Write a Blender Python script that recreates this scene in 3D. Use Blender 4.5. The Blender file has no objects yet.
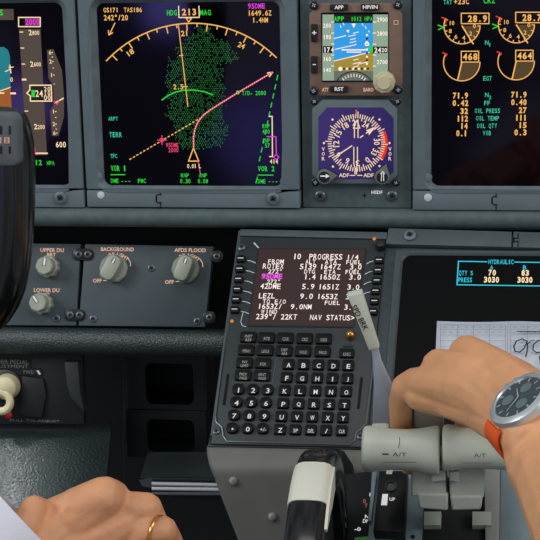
import bpy, bmesh, math, random
import numpy as np
from mathutils import Vector, Matrix, noise
random.seed(7)
C = bpy.context.scene.collection
SC = bpy.context.scene

# ---------------------------------------------------------------- camera
FPX = 1600.0
def rotm(p, y, r):
    cp, sp, cy, sy, cr, sr = math.cos(p), math.sin(p), math.cos(y), math.sin(y), math.cos(r), math.sin(r)
    fw = np.array([-sy*cp, cy*cp, -sp]); rt = np.array([cy, sy, 0.]); up = np.cross(rt, fw)
    return np.array([cr*rt+sr*up, -sr*rt+cr*up, fw])
M = rotm(*[math.radians(a) for a in (14.18, 7.59, -1.203)])
def ray(px, py):
    return Vector(M[2] + M[0]*((px-270)/FPX) + M[1]*((270-py)/FPX))
CAM = Vector((0, 0, 0.8)) - ray(270, 207)*1.48
cd = bpy.data.cameras.new('camera'); cam = bpy.data.objects.new('camera', cd); C.objects.link(cam)
cd.sensor_width = 36; cd.lens = FPX/540*36; cd.clip_start = 0.05; cd.clip_end = 50
mw = Matrix.Identity(4)
for i in range(3):
    mw[i][0] = M[0][i]; mw[i][1] = M[1][i]; mw[i][2] = -M[2][i]; mw[i][3] = CAM[i]
cam.matrix_world = mw
SC.camera = cam

# ---------------------------------------------------------------- world, light, exposure
SC.view_settings.view_transform = 'Standard'; SC.view_settings.look = 'None'
SC.view_settings.exposure = 0.0; SC.view_settings.gamma = 1.0
SC.view_settings.use_curve_mapping = False
w = bpy.data.worlds.new('world'); SC.world = w; w.use_nodes = True
wn = w.node_tree.nodes; wl = w.node_tree.links
bg = wn['Background']; bg.inputs['Strength'].default_value = 0.42
tc = wn.new('ShaderNodeTexCoord'); nz = wn.new('ShaderNodeTexNoise'); nz.inputs['Scale'].default_value = 9.0
nz.inputs['Detail'].default_value = 1.0
cr = wn.new('ShaderNodeValToRGB')
cr.color_ramp.elements[0].position = .48; cr.color_ramp.elements[0].color = (.30, .35, .38, 1)
cr.color_ramp.elements[1].position = .56; cr.color_ramp.elements[1].color = (1.1, 1.2, 1.3, 1)
wl.new(tc.outputs['Generated'], nz.inputs['Vector']); wl.new(nz.outputs['Fac'], cr.inputs['Fac'])
acc = cr.outputs['Color']
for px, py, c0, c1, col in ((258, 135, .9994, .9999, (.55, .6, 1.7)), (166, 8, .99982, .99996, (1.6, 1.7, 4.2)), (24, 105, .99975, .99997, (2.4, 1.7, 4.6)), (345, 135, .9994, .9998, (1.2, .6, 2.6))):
    d = ray(px, py).normalized(); d = Vector((d.x, -d.y, d.z))      # unseen violet glow patches added so the screens and dial glass mirror glare
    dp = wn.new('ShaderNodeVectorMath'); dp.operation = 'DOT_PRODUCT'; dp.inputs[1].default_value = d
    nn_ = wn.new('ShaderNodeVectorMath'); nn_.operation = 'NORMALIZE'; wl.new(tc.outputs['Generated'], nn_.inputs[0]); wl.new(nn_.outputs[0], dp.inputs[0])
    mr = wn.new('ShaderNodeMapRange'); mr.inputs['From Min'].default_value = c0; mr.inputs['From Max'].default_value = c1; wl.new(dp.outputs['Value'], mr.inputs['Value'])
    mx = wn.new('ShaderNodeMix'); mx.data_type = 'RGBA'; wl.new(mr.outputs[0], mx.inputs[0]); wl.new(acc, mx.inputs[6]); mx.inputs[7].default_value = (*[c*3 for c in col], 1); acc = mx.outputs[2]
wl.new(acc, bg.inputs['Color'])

def area(name, loc, target, sx, sy, power, col=(1, 1, 1)):
    l = bpy.data.lights.new(name, 'AREA'); l.shape = 'RECTANGLE'; l.size = sx; l.size_y = sy
    l.energy = power; l.color = col
    o = bpy.data.objects.new(name, l); C.objects.link(o); o.location = loc
    o.rotation_euler = (Vector(target)-Vector(loc)).to_track_quat('-Z', 'Y').to_euler()
    return o
area('side_window_light', (-1.5, -1.1, 1.75), (0.1, -0.2, 0.65), .8, .6, 15, (.93, .98, 1))
area('right_window_light', (1.6, -1.2, 1.75), (0.1, -0.2, 0.65), .8, .6, 11, (1, .97, .92))
area('overhead_light', (0.1, -1.0, 2.2), (0.1, -0.2, 0.6), .9, .7, 5, (1, .98, .94))

def at(px, py, Y):
    d = ray(px, py); return CAM+d*((Y-CAM.y)/d.y)
sp = bpy.data.lights.new('cover_glint_spot', 'SPOT'); sp.energy = 75; sp.spot_size = math.radians(7); sp.spot_blend = 1.0; sp.shadow_soft_size = .07  # unseen spot added at mirror angle, puts a highlight on the footwell cover
so_ = bpy.data.objects.new('cover_glint_spot', sp); C.objects.link(so_)
_a, _b, _c = at(28, 470, -.021), at(28, 520, -.056), at(90, 495, -.0385)
_t = at(30, 507, -.0469); _n = (_b-_a).cross(_c-_a).normalized(); _n = _n if _n.dot(CAM-_t) > 0 else -_n
_v = (_t-CAM).normalized(); _r = _v-2*_v.dot(_n)*_n
so_.location = _t+_r*1.3; so_.rotation_euler = (-_r).to_track_quat('-Z', 'Y').to_euler()
# ---------------------------------------------------------------- materials
def lin(c):
    return tuple(((x/255)/12.92 if x/255 <= .04045 else ((x/255+.055)/1.055)**2.4) for x in c)
MATS = {}
def mat(name, rgb, rough=.5, metal=0., noise_s=0, noise_a=.15, bump=0, bump_s=300, coat=0, emis=0, sss=0, spec=.5):
    if name in MATS: return MATS[name]
    m = bpy.data.materials.new(name); m.use_nodes = True; n = m.node_tree.nodes; l = m.node_tree.links
    b = n['Principled BSDF']; c = lin(rgb)
    b.inputs['Base Color'].default_value = (*c, 1); b.inputs['Roughness'].default_value = rough
    b.inputs['Metallic'].default_value = metal; b.inputs['Coat Weight'].default_value = coat
    b.inputs['Specular IOR Level'].default_value = spec
    b.inputs['Coat Roughness'].default_value = .08
    if emis:
        b.inputs['Emission Color'].default_value = (*c, 1); b.inputs['Emission Strength'].default_value = emis
        b.inputs['Base Color'].default_value = (c[0]*.1, c[1]*.1, c[2]*.1, 1)
    if sss:
        b.inputs['Subsurface Weight'].default_value = sss; b.inputs['Subsurface Radius'].default_value = (.9, .35, .2)
        b.inputs['Subsurface Scale'].default_value = .004
    if noise_s or bump: t = n.new('ShaderNodeTexCoord')
    if noise_s:
        z = n.new('ShaderNodeTexNoise'); z.inputs['Scale'].default_value = noise_s; z.inputs['Detail'].default_value = 4
        l.new(t.outputs['Object'], z.inputs['Vector'])
        r = n.new('ShaderNodeValToRGB'); r.color_ramp.elements[0].position = .3; r.color_ramp.elements[1].position = .7
        r.color_ramp.elements[0].color = (*[x*(1-noise_a) for x in c], 1)
        r.color_ramp.elements[1].color = (*[min(1, x*(1+noise_a)) for x in c], 1)
        l.new(z.outputs['Fac'], r.inputs['Fac']); l.new(r.outputs['Color'], b.inputs['Base Color'])
    if bump:
        z2 = n.new('ShaderNodeTexNoise'); z2.inputs['Scale'].default_value = bump_s; z2.inputs['Detail'].default_value = 2
        l.new(t.outputs['Object'], z2.inputs['Vector'])
        bp = n.new('ShaderNodeBump'); bp.inputs['Strength'].default_value = bump; bp.inputs['Distance'].default_value = .001
        l.new(z2.outputs['Fac'], bp.inputs['Height']); l.new(bp.outputs['Normal'], b.inputs['Normal'])
    MATS[name] = m
    return m
PANEL = mat('panel_grey_paint', (96, 109, 115), .5, noise_s=40, noise_a=.07, bump=.08, bump_s=900)
PANEL2 = mat('bezel_grey_paint', (103, 116, 122), .42, noise_s=30, noise_a=.05)
PANELG = mat('mount_plate_grey', (80, 94, 96), .55, noise_s=90, noise_a=.16)
PANELD = mat('dimmer_panel_grey', (73, 84, 89), .55, noise_s=60, noise_a=.06)
CHAMF = mat('bezel_worn_edge', (104, 117, 123), .4, noise_s=60, noise_a=.2)
SCREEN = mat('screen_glass', (2, 2, 3), .06, spec=.3)
SCREEN.node_tree.nodes['Principled BSDF'].inputs['Specular Tint'].default_value = (.75, .6, 1, 1)
BLACK = mat('black_plastic', (22, 24, 26), .35)
BLACKM = mat('black_matte', (14, 16, 17), .8)
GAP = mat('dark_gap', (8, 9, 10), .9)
RIM = mat('glossy_black', (9, 10, 11), .22, coat=.25)
KEYB = mat('key_black', (9, 10, 11), .5, spec=.25)
BOXB = mat('cover_black', (13, 14, 15), .38, spec=.3)
STEEL = mat('dark_steel', (105, 112, 115), .35, .7)
STEELL = mat('bright_steel', (222, 226, 226), .28, .7)
DOT = mat('pale_dot', (205, 215, 215), .5)
BROWN = mat('brown_bezel', (125, 98, 84), .5, noise_s=120, noise_a=.06)
CREAM = mat('cream_plastic', (208, 196, 160), .45, noise_s=60, noise_a=.05)
KNOB = mat('grey_green_knob', (168, 172, 156), .42, noise_s=90, noise_a=.05)
LEVER = mat('lever_grey_green', (210, 216, 200), .4, noise_s=30, noise_a=.04)
LEVERB = mat('lever_arm_grey', (176, 180, 168), .5, noise_s=30, noise_a=.06)
LEGEND = mat('white_legend', (232, 232, 232), .5, emis=.75)
LEGENDP = mat('backlit_peach_legend', (240, 195, 170), .5, emis=.75)
PRINT = mat('dark_print', (50, 55, 52), .6)
RUBBER = mat('textured_black_pad', (40, 50, 51), .36, bump=1.0, bump_s=650, spec=.9)
WHITEP = mat('white_paint', (222, 220, 205), .45, noise_s=20, noise_a=.04)
PEDG = mat('pedestal_grey', (116, 114, 109), .55, noise_s=30, noise_a=.07, bump=.1, bump_s=500)
PEDL = mat('pedestal_light_grey', (148, 147, 142), .5, noise_s=30, noise_a=.05)
BLUEG = mat('blue_grey_metal', (124, 142, 148), .4, .1, noise_s=80, noise_a=.07)
KPLATE = mat('keypad_plate', (42, 49, 52), .45, noise_s=120, noise_a=.06)
GOLD = mat('brass', (205, 150, 80), .25, .9)
SKIN = mat('skin', (228, 165, 118), .5, noise_s=45, noise_a=.09, bump=.35, bump_s=260, sss=.12)
SKIN2 = mat('skin_left', (222, 158, 116), .5, noise_s=45, noise_a=.10, bump=.35, bump_s=260, sss=.12)
ORANGE = mat('orange_rubber', (240, 92, 22), .45)
SLEEVE = mat('white_shirt', (214, 214, 224), .85, noise_s=60, noise_a=.03, bump=.3, bump_s=600)
PAPER = mat('paper', (206, 211, 222), .8)
PRULE = mat('paper_print', (130, 138, 155), .8)
INK = mat('ink', (25, 25, 32), .6)
RED = mat('red_paint', (215, 45, 35), .5)
GREENP = mat('green_paint', (70, 175, 60), .5)
# emissive screen inks
E_AMB = mat('ink_amber', (238, 178, 92), emis=1.0)
E_WHT = mat('ink_white', (245, 215, 170), emis=1.0)
E_PINKW = mat('ink_pinkish_white', (250, 232, 226), emis=1.0)
E_MAG = mat('ink_magenta', (215, 60, 205), emis=1.0)
E_PNK = mat('ink_pink', (228, 62, 112), emis=1.0)
E_GRN = mat('ink_green', (30, 205, 50), emis=1.0)
E_DGRN = mat('ink_terrain_green', (26, 108, 44), emis=1.0)
E_DGRN2 = mat('ink_terrain_dim_green', (18, 78, 38), emis=1.0)
E_TEAL = mat('ink_teal', (50, 185, 145), emis=1.0)
E_CYAN = mat('ink_cyan', (30, 195, 215), emis=1.0)
E_RED = mat('ink_red', (220, 50, 35), emis=1.0)
E_TAPE = mat('tape_brown', (74, 62, 54), emis=1.0)
E_SECT = mat('sector_brown', (78, 58, 28), emis=1.0)
E_TSKY = mat('sky_teal', (14, 118, 128), emis=1.0)
E_BRN = mat('earth_brown', (150, 82, 22), emis=1.0)
E_DRK = mat('screen_black', (6, 6, 7), emis=.5)
E_SKY = mat('sky_blue', (38, 150, 222), emis=1.0)
E_OCH = mat('earth_ochre', (158, 132, 46), emis=1.0)
E_STAPE = mat('tape_pale', (138, 160, 138), emis=1.0)
E_CRT = mat('cdu_screen_glow', (58, 38, 36), rough=.2, emis=.8)
E_PUR = mat('glare_violet', (46, 36, 84), emis=1.0)

# ---------------------------------------------------------------- planes
class Fr:
    def __init__(s, O, U, V):
        s.O = Vector(O); s.U = Vector(U).normalized(); s.V = Vector(V).normalized(); s.N = s.U.cross(s.V)
        if s.N.dot(CAM-s.O) < 0: s.N = -s.N
    def w(s, px, py, h=0):
        d = ray(px, py); o = s.O+s.N*h
        return CAM + d*((o-CAM).dot(s.N)/d.dot(s.N))
    def uv(s, px, py, h=0):
        p = s.w(px, py, h)-s.O
        return p.dot(s.U), p.dot(s.V)
    def p(s, u, v, h=0): return s.O+s.U*u+s.V*v+s.N*h
    def k(s, px, py, h=0): return (s.w(px+1, py, h)-s.w(px, py, h)).length
    def off(s, h): return Fr(s.O+s.N*h, s.U, s.V)
FM = Fr((0, 0, .8), (1, 0, 0), (0, 0, 1))
MC = rotm(*[math.radians(a) for a in (47.515, -4.60, 1.655)])
FC = Fr(at(309, 235, -.035), MC[0], MC[1])
t_ = math.radians(18)
FL = Fr(at(120, 243, .02), (1, 0, 0), (0, math.sin(t_), math.cos(t_)))
FQ = FC.off(.035)

# ---------------------------------------------------------------- mesh builder
_tc = {}
def text_geo(s, bold=.02):
    key = (s, bold)
    if key in _tc: return _tc[key]
    cu = bpy.data.curves.new('t', 'FONT'); cu.body = s; cu.resolution_u = 2; cu.offset = bold; cu.size = 1
    ob = bpy.data.objects.new('t', cu); C.objects.link(ob)
    me = bpy.data.meshes.new_from_object(ob.evaluated_get(bpy.context.evaluated_depsgraph_get()))
    vs = [v.co.copy() for v in me.vertices]; fs = [tuple(p.vertices) for p in me.polygons]
    C.objects.unlink(ob); bpy.data.objects.remove(ob); bpy.data.curves.remove(cu); bpy.data.meshes.remove(me)
    x0 = min(v.x for v in vs); x1 = max(v.x for v in vs); y0 = min(v.y for v in vs); y1 = max(v.y for v in vs)
    _tc[key] = (vs, fs, x0, x1, y0, y1)
    return _tc[key]

class MB:
    def __init__(s): s.bm = bmesh.new(); s.mats = []
    def mi(s, m):
        if m not in s.mats: s.mats.append(m)
        return s.mats.index(m)
    def face(s, pts, m):
        vs = [s.bm.verts.new(p) for p in pts]
        try:
            f = s.bm.faces.new(vs); f.material_index = s.mi(m)
        except ValueError: pass
    def loft(s, loops, m, cap0=False, cap1=True, cyc=False, smooth=True, closed=True):
        rings = [[s.bm.verts.new(p) for p in lp] for lp in loops]; idx = s.mi(m); n = len(rings[0])
        pairs = list(zip(rings, rings[1:])) + ([(rings[-1], rings[0])] if cyc else [])
        for a, b in pairs:
            for i in range(n if closed else n-1):
                j = (i+1) % n
                try:
                    f = s.bm.faces.new((a[i], a[j], b[j], b[i])); f.material_index = idx; f.smooth = smooth
                except ValueError: pass
        if not cyc:
            for c, r in ((cap0, rings[0]), (cap1, rings[-1])):
                if c:
                    f = s.bm.faces.new(r if r is rings[-1] else r[::-1]); f.material_index = idx
        return s
    # frame shapes ------------------------------------------------
    def slab(s, f, out, h0, h1, m, bev=0, cap0=True):
        """out(inset)->list of (u,v)"""
        L = [[f.p(u, v, h0) for u, v in out(0)]]
        if bev:
            L += [[f.p(u, v, h1-bev) for u, v in out(0)], [f.p(u, v, h1-bev*.3) for u, v in out(bev*.3)]]
        L += [[f.p(u, v, h1) for u, v in out(bev)]]
        return s.loft(L, m, cap0=cap0, cap1=True, smooth=False)
    def ring(s, f, out, inn, h0, h1, m, m2=None, bev=.001, cham=0, hin=None):
        m2 = m2 or m; hin = h0 if hin is None else hin
        s.loft([[f.p(u, v, h) for u, v in out(i)] for i, h in ((0, h0), (0, h1-bev), (bev, h1))] +
               [[f.p(u, v, h1) for u, v in inn(-cham)]], m, cap0=False, cap1=False, smooth=False)
        s.loft([[f.p(u, v, h1) for u, v in inn(-cham)], [f.p(u, v, hin) for u, v in inn(0)], [f.p(u, v, h0) for u, v in inn(0)]], m2, cap1=False, smooth=False)
        s.loft([[f.p(u, v, h0) for u, v in out(0)], [f.p(u, v, h0) for u, v in inn(0)]], m, cap1=False, smooth=False)
        return s
    def lathe(s, c, ax, prof, m, seg=28, flut=0, cap0=True, cap1=True, ref=None):
        ax = Vector(ax).normalized(); r0 = Vector(ref) if ref else (Vector((0, 0, 1)) if abs(ax.z) < .9 else Vector((1, 0, 0)))
        a = ax.cross(r0).normalized(); b = ax.cross(a)
        L = []
        for r, h in prof:
            lp = []
            for i in range(seg):
                t = 2*math.pi*i/seg; rr = r*(1+flut*(1 if i % 4 < 2 else -1)) if flut else r
                lp.append(Vector(c)+ax*h+a*math.cos(t)*rr+b*math.sin(t)*rr)
            L.append(lp)
        return s.loft(L, m, cap0=cap0, cap1=cap1)
    def tube(s, pts, rad, m, seg=16, up=None, prof=None):
        """pts: world; rad: number or list of (ra, rb) ; prof superellipse exponent"""
        n = len(pts); L = []; up = Vector(up or (0, 0, 1))
        for i, p in enumerate(pts):
            d = (pts[min(i+1, n-1)]-pts[max(i-1, 0)]).normalized()
            a = d.cross(up).normalized(); b = a.cross(d).normalized()
            r = rad[i] if isinstance(rad, (list, tuple)) else rad
            ra, rb = r if isinstance(r, (list, tuple)) else (r, r)
            lp = []
            for k in range(seg):
                t = 2*math.pi*k/seg; ct, st = math.cos(t), math.sin(t)
                if prof:
                    ct = math.copysign(abs(ct)**(2/prof), ct); st = math.copysign(abs(st)**(2/prof), st)
                lp.append(p+a*ct*ra+b*st*rb)
            L.append(lp)
        return s.loft(L, m, cap0=True, cap1=True)
    def hull(s, b0, b1, m, smooth=False):
        return s.loft([b0, b1], m, cap0=True, cap1=True, smooth=smooth)
    # symbology (pixel measured, lies on frame) --------------------
    def sline(s, f, pts, wpx, m, h=.0004, dash=None):
        P = [Vector(f.uv(*p)) for p in pts]; wd = f.k(*pts[0])*wpx/2
        segs = list(zip(P, P[1:]))
        if dash:
            out = []
            for a, b in segs:
                L = (b-a).length/f.k(*pts[0]); n = max(1, int(L/dash))
                for i in range(n): out.append((a.lerp(b, i/n), a.lerp(b, (i+.58)/n)))
            segs = out
        for a, b in segs:
            if (b-a).length < 1e-7: continue
            d = (b-a).normalized(); nn = Vector((-d.y, d.x))*wd; e = d*wd*.6*(0 if dash else 1)
            s.face([f.p(*q, h) for q in (a-e+nn, a-e-nn, b+e-nn, b+e+nn)], m)
    def spoly(s, f, pts, m, h=.0002): s.face([f.p(*f.uv(*p), h) for p in pts], m)
    def sbox(s, f, x0, y0, x1, y1, m, wpx=0, h=.0002, hb=None):
        q = [(x0, y0), (x1, y0), (x1, y1), (x0, y1)]
        if wpx: s.sline(f, q+[q[0]], wpx, m, h)
        else: s.spoly(f, q, m, h)
    def sarc(s, f, cx, cy, r, a0, a1, wpx, m, h=.0004, n=24):
        s.sline(f, [(cx+r*math.cos(math.radians(a0+(a1-a0)*i/n)), cy-r*math.sin(math.radians(a0+(a1-a0)*i/n))) for i in range(n+1)], wpx, m, h)
    def text(s, f, t, x0, x1, yc, hpx, m, h=.0005, bold=.02, ang=0, slant=0):
        if hpx < 5 and m.name.startswith('ink_'): bold = min(bold, .015)
        if len(t) > 1 and m.name.startswith('ink_') and ang == 0:
            cell = (x1-x0)/(len(t)-.16); hg = text_geo('H', bold); idx = s.mi(m)
            kv = abs(Vector(f.uv(x0, yc+.5)).y-Vector(f.uv(x0, yc-.5)).y); sy = max(hpx, 4)*kv/(hg[5]-hg[4]); k = f.k((x0+x1)/2, yc)
            cu, cv = f.uv((x0+x1)/2, yc)
            for i, ch in enumerate(t):
                if ch == ' ': continue
                vs, fs, a0, a1, b0, b1 = text_geo(ch, bold)
                sx = min(cell*.84*k/(a1-a0), sy*1.0)
                xc = cu+(i+.42-(len(t)-.16)/2)*cell*k
                nv = [s.bm.verts.new(f.p(xc+(v.x-(a0+a1)/2)*sx+slant*(v.y-hg[5]/2)*sy, cv+(v.y-(hg[4]+hg[5])/2)*sy, h)) for v in vs]
                for q in fs:
                    try: ff = s.bm.faces.new([nv[j] for j in q]); ff.material_index = idx
                    except ValueError: pass
            return
        vs, fs, a0, a1, b0, b1 = text_geo(t, bold); idx = s.mi(m)
        cu, cv = f.uv((x0+x1)/2, yc); k = f.k((x0+x1)/2, yc)
        kv = abs(Vector(f.uv(x0, yc+.5)).y-Vector(f.uv(x0, yc-.5)).y)
        sx = (x1-x0)*k/(a1-a0); sy = hpx*kv/(b1-b0) if t not in '-.' else sx
        if len(t) == 1: sx = min(sx, 1.15*sy)
        ca, sa = math.cos(ang), math.sin(ang); nv = []
        for v in vs:
            x = (v.x-(a0+a1)/2)*sx; y = (v.y-(b0+b1)/2)*sy; x += slant*y
            nv.append(s.bm.verts.new(f.p(cu+x*ca-y*sa, cv+x*sa+y*ca, h)))
        for q in fs:
            try: ff = s.bm.faces.new([nv[i] for i in q]); ff.material_index = idx
            except ValueError: pass
    def done(s, name, parent=None, kind=None, sharp=35, bevel=0):
        bm = s.bm; o0 = Vector((0, 0, 0))
        q = parent
        while q: o0 += q.location; q = q.parent
        if parent is None:
            xs = [v.co for v in bm.verts]
            o0 = Vector(((min(v.x for v in xs)+max(v.x for v in xs))/2, (min(v.y for v in xs)+max(v.y for v in xs))/2, min(v.z for v in xs)))
        for v in bm.verts: v.co -= o0
        if s.mats and not name.startswith('symb') and len(bm.faces) < 60000:
            bmesh.ops.recalc_face_normals(bm, faces=[f for f in bm.faces])
        me = bpy.data.meshes.new(name); bm.to_mesh(me); bm.free()
        for m in s.mats: me.materials.append(m)
        o = bpy.data.objects.new(name, me); C.objects.link(o)
        if parent: o.parent = parent
        else: o.location = o0
        if kind: o['kind'] = kind
        try: me.set_sharp_from_angle(angle=math.radians(sharp))
        except Exception: pass
        if bevel:
            b = o.modifiers.new('bevel', 'BEVEL'); b.width = bevel; b.segments = 2; b.limit_method = 'ANGLE'
        return o

def thing(name, label, cat, loc, group=None):
    o = bpy.data.objects.new(name, None); C.objects.link(o); o.location = loc; o.empty_display_size = .02
    o['label'] = label; o['category'] = cat
    if group: o['group'] = group
    return o
def tag(o, label, cat, group=None):
    o['label'] = label; o['category'] = cat
    if group: o['group'] = group
    return o

def rr(u0, v0, u1, v1, r, n=5):
    """rounded rectangle outline as function of inset"""
    if u0 > u1: u0, u1 = u1, u0
    if v0 > v1: v0, v1 = v1, v0
    def f(i=0):
        a0, b0, a1, b1 = u0+i, v0+i, u1-i, v1-i; q = max(r-i, 1e-5); out = []
        for cx, cy, s in ((a1-q, b1-q, 0), (a0+q, b1-q, 90), (a0+q, b0+q, 180), (a1-q, b0+q, 270)):
            for k in range(n+1):
                t = math.radians(s+90*k/n); out.append((cx+q*math.cos(t), cy+q*math.sin(t)))
        return out
    return f
def rrp(f, x0, y0, x1, y1, rpx, n=5, h=0):
    xm = (x0+x1)/2; ym = (y0+y1)/2
    u0 = f.uv(x0, ym, h)[0]; u1 = f.uv(x1, ym, h)[0]; v0 = f.uv(xm, y1, h)[1]; v1 = f.uv(xm, y0, h)[1]
    return rr(u0, v0, u1, v1, rpx*f.k(xm, ym, h), n)
def pl(f, pts, h=0):
    P = [Vector(f.uv(x, y, h)) for x, y in pts]; c = sum(P, Vector((0, 0)))/len(P)
    def g(i=0):
        n = len(P); out = []
        ar = sum(P[k].x*P[(k+1) % n].y-P[(k+1) % n].x*P[k].y for k in range(n)); sg = 1 if ar > 0 else -1
        for k in range(n):
            a = (P[k]-P[k-1]).normalized(); b = (P[(k+1) % n]-P[k]).normalized()
            na = Vector((-a.y, a.x))*sg; nb = Vector((-b.y, b.x))*sg; d = na+nb
            d = d/max(d.length_squared/2, .3) if d.length > 1e-6 else na
            q = P[k]+d*i; out.append((q.x, q.y))
        return out
    return g
def screw(parent, f, px, py, rpx, m, h=0, name='screw', cross=True, m2=GAP, ht=1.0):
    r = rpx*f.k(px, py); mb = MB(); u, v = f.uv(px, py, h)
    c = f.p(u, v, h)
    mb.lathe(c, f.N, [(r, 0), (r, r*.35*ht), (r*.8, r*.5*ht), (r*.55, r*.52*ht), (r*.5, r*.3*ht)], m, seg=18, cap0=False)
    hh = h+r*.54*ht
    if cross:
        a = random.random()*3
        for q in (a, a+math.pi/2):
            d = Vector((math.cos(q), math.sin(q)))*r*.42; n = Vector((-d.y, d.x))*.28; cc = Vector((u, v))
            mb.face([f.p(*z, hh) for z in (cc-d-n, cc+d-n, cc+d+n, cc-d+n)], m2)
    return mb.done(name, parent)

# ================================================================= SETTING
mb = MB(); b0 = FM.off(-.03)
mb.slab(b0, rr(-.6, -.02, .6, .35, .002), -.01, 0, PANELG)
o = mb.done('wall_front', kind='structure')
# footwell bulkhead far behind the lower panels
mb = MB(); mb.slab(FM.off(-.34), rr(-.7, -.62, .7, -.03, .002), -.01, 0, BLACKM); mb.done('wall_footwell', kind='structure')
mb = MB(); mb.face([(-1.1, -1.9, .1), (1.1, -1.9, .1), (1.1, .4, .1), (-1.1, .4, .1)], BLACKM); mb.done('floor', kind='structure')
# rolled lip below the main panel
mb = MB()
c0 = FM.w(-60, 216.5, .002); c1 = FM.w(600, 219, .002); zc = (c0.z+c1.z)/2
mb.tube([Vector((-.45, c0.y, zc)), Vector((.45, c0.y, zc))], .0095, PANELG, seg=24)
mb.done('trim_1', kind='structure')
# recess behind lip, above the dimmer panels
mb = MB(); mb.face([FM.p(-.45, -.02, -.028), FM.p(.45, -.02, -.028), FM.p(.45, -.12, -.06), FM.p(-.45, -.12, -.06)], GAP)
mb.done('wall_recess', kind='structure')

# ================================================================= DISPLAYS (main panel)
HB = .004
def display(label, X, SCX, ybot_screen, ybot, ytop, name='display_unit'):
    """X = outer px range at y=100, SCX = screen px range"""
    u0 = FM.uv(X[0], 100)[0]; u1 = FM.uv(X[1], 100)[0]; s0 = FM.uv(SCX[0], 100)[0]; s1 = FM.uv(SCX[1], 100)[0]
    xm = min(max((X[0]+X[1])/2, 0), 540)
    vb = FM.uv(xm, ybot)[1]; vsb = FM.uv(xm, ybot_screen)[1]; vst = FM.uv(xm, ytop)[1]
    k = FM.k(270, 100); vc = vsb-3*k
    t = thing(name, label, 'display', FM.p((u0+u1)/2, vb, 0))
    m = MB(); g = .0006
    m.ring(FM, rr(u0+g, vc, u1-g, vst+.022, .002), rr(s0, vsb, s1, vst, 8*k, 6), -.02, HB+.004, PANEL, CHAMF, bev=.0008, cham=6.0*k, hin=.0015)
    m.done('bezel', t)
    m = MB(); m.slab(FM, rr(s0-.001, vsb-.001, s1+.001, vst+.001, .004), -.003, 0, SCREEN); sc = m.done('screen', t)
    m = MB(); m.slab(FM, rr(u0+g, vb, u1-g, vc-.0009, .001), -.02, HB+.0035, PANEL2, bev=.0008); lc = m.done('lower_cover', t)
    return t, sc, lc
FS = FM
pfd, pfd_s, pfd_c = display('flight display at far left with brown altitude tape, partly behind the black yoke', (-140, 82), (-112, 67.5), 184.5, 205.5, 3, 'flight_display')
nd, nd_s, nd_c = display('navigation display with green terrain map and pink route line', (83.5, 300), (101, 281.5), 185.5, 206, 2, 'navigation_display')
ed, ed_s, ed_c = display('engine display at upper right with amber dials and oil readings', (412.5, 645), (431.5, 615), 186, 209, -8, 'engine_display')
HC = HB+.0035
screw(pfd_c, FM, 61, 197.5, 6.2, PANEL2, HC, 'fastener')
screw(nd_c, FM, 273.5, 198.5, 6.2, PANEL2, HC, 'fastener')
def dot(par, f, px, py, r, m, h, name='indicator_dot'):
    b = MB(); b.lathe(f.w(px, py, h), f.N, [(r*f.k(px, py), 0), (r*f.k(px, py), .0006), (r*.7*f.k(px, py), .001)], m, seg=18); b.done(name, par)
dot(nd_c, FM, 101, 195, 3.6, DOT, HC); dot(ed_c, FM, 428, 197.5, 4, DOT, HC)
def latch(par, f, x, y0, y1, h):
    b = MB(); b.sline(f, [(x, y0), (x, y0+4)], 1.1, GAP, h+.0002); b.sline(f, [(x, y1-4), (x, y1)], 1.1, GAP, h+.0002)
    b.sline(f, [(x-4, y0+6), (x-4, y0+9)], 1.6, GAP, h+.0002); b.sline(f, [(x-4, y1-9), (x-4, y1-6)], 1.6, GAP, h+.0002)
    for yy in (y0+5, y1-5): b.sline(f, [(x-3, yy), (x+1, yy)], 1.3, GAP, h+.0002)
    b.done('latch', par)
latch(nd_c, FM, 162, 188, 206, HC); latch(ed_c, FM, 496, 190, 208, HC)
# bezel corner bolt heads showing at the screen corners
for par, x, y in ((nd, 99.5, 176), (ed, 428, 177), (nd, 284.5, 181)):
    b = MB(); b.lathe(FM.w(x, y, .004), FM.N, [(4.5*FM.k(x, y), 0), (4.2*FM.k(x, y), .003), (2*FM.k(x, y), .0035)], CHAMF, seg=20); b.done('corner_bolt', par)

# ---- PFD symbology
s = MB(); f = FM
s.spoly(f, [(-60, 47), (4, 47), (8, 50), (10, 56), (10.5, 87), (-60, 112)], E_TSKY, .0002)
s.spoly(f, [(-60, 112.5), (10.5, 87.5), (12, 112), (-60, 140)], E_BRN, .0002)
s.sline(f, [(-60, 112), (10.5, 87.3)], .9, E_WHT, .0004)
s.spoly(f, [(-30, 9), (13.5, 9), (14, 20), (-30, 20)], E_TAPE, .0002)
s.text(f, 'S', -.5, 3.2, 12.5, 6, E_GRN)
s.spoly(f, [(19, 29), (40.5, 29), (47, 155), (27, 155)], E_TAPE, .0002)
s.spoly(f, [(47, 50), (53.5, 49), (62, 70), (64, 95), (64, 117), (58.5, 136), (52, 136), (50, 111), (53.8, 104), (53.3, 86), (48.5, 78)], E_TAPE, .0002)
s.sbox(f, 18.7, 17.4, 40.3, 26.6, E_WHT, 1.1, .0004)
s.spoly(f, [(25, 18.5), (39.5, 18.5), (39.5, 25.5), (25, 25.5)], mat('ink_dark_magenta', (120, 20, 105), emis=1), .0003)
s.text(f, '2000', 25.5, 39.5, 22, 6.2, E_MAG)
for t, x, y in (('2', 28.8, 32.5), ('2', 30.3, 64), ('2', 34.2, 126.5)): s.text(f, t, x, x+3.2, y, 5.4, E_WHT)
for t, x, y in (('800', 32.4, 32.8), ('600', 34, 64.3), ('200', 37.8, 126.9)): s.text(f, t, x, x+7, y, 4.2, E_WHT)
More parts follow.
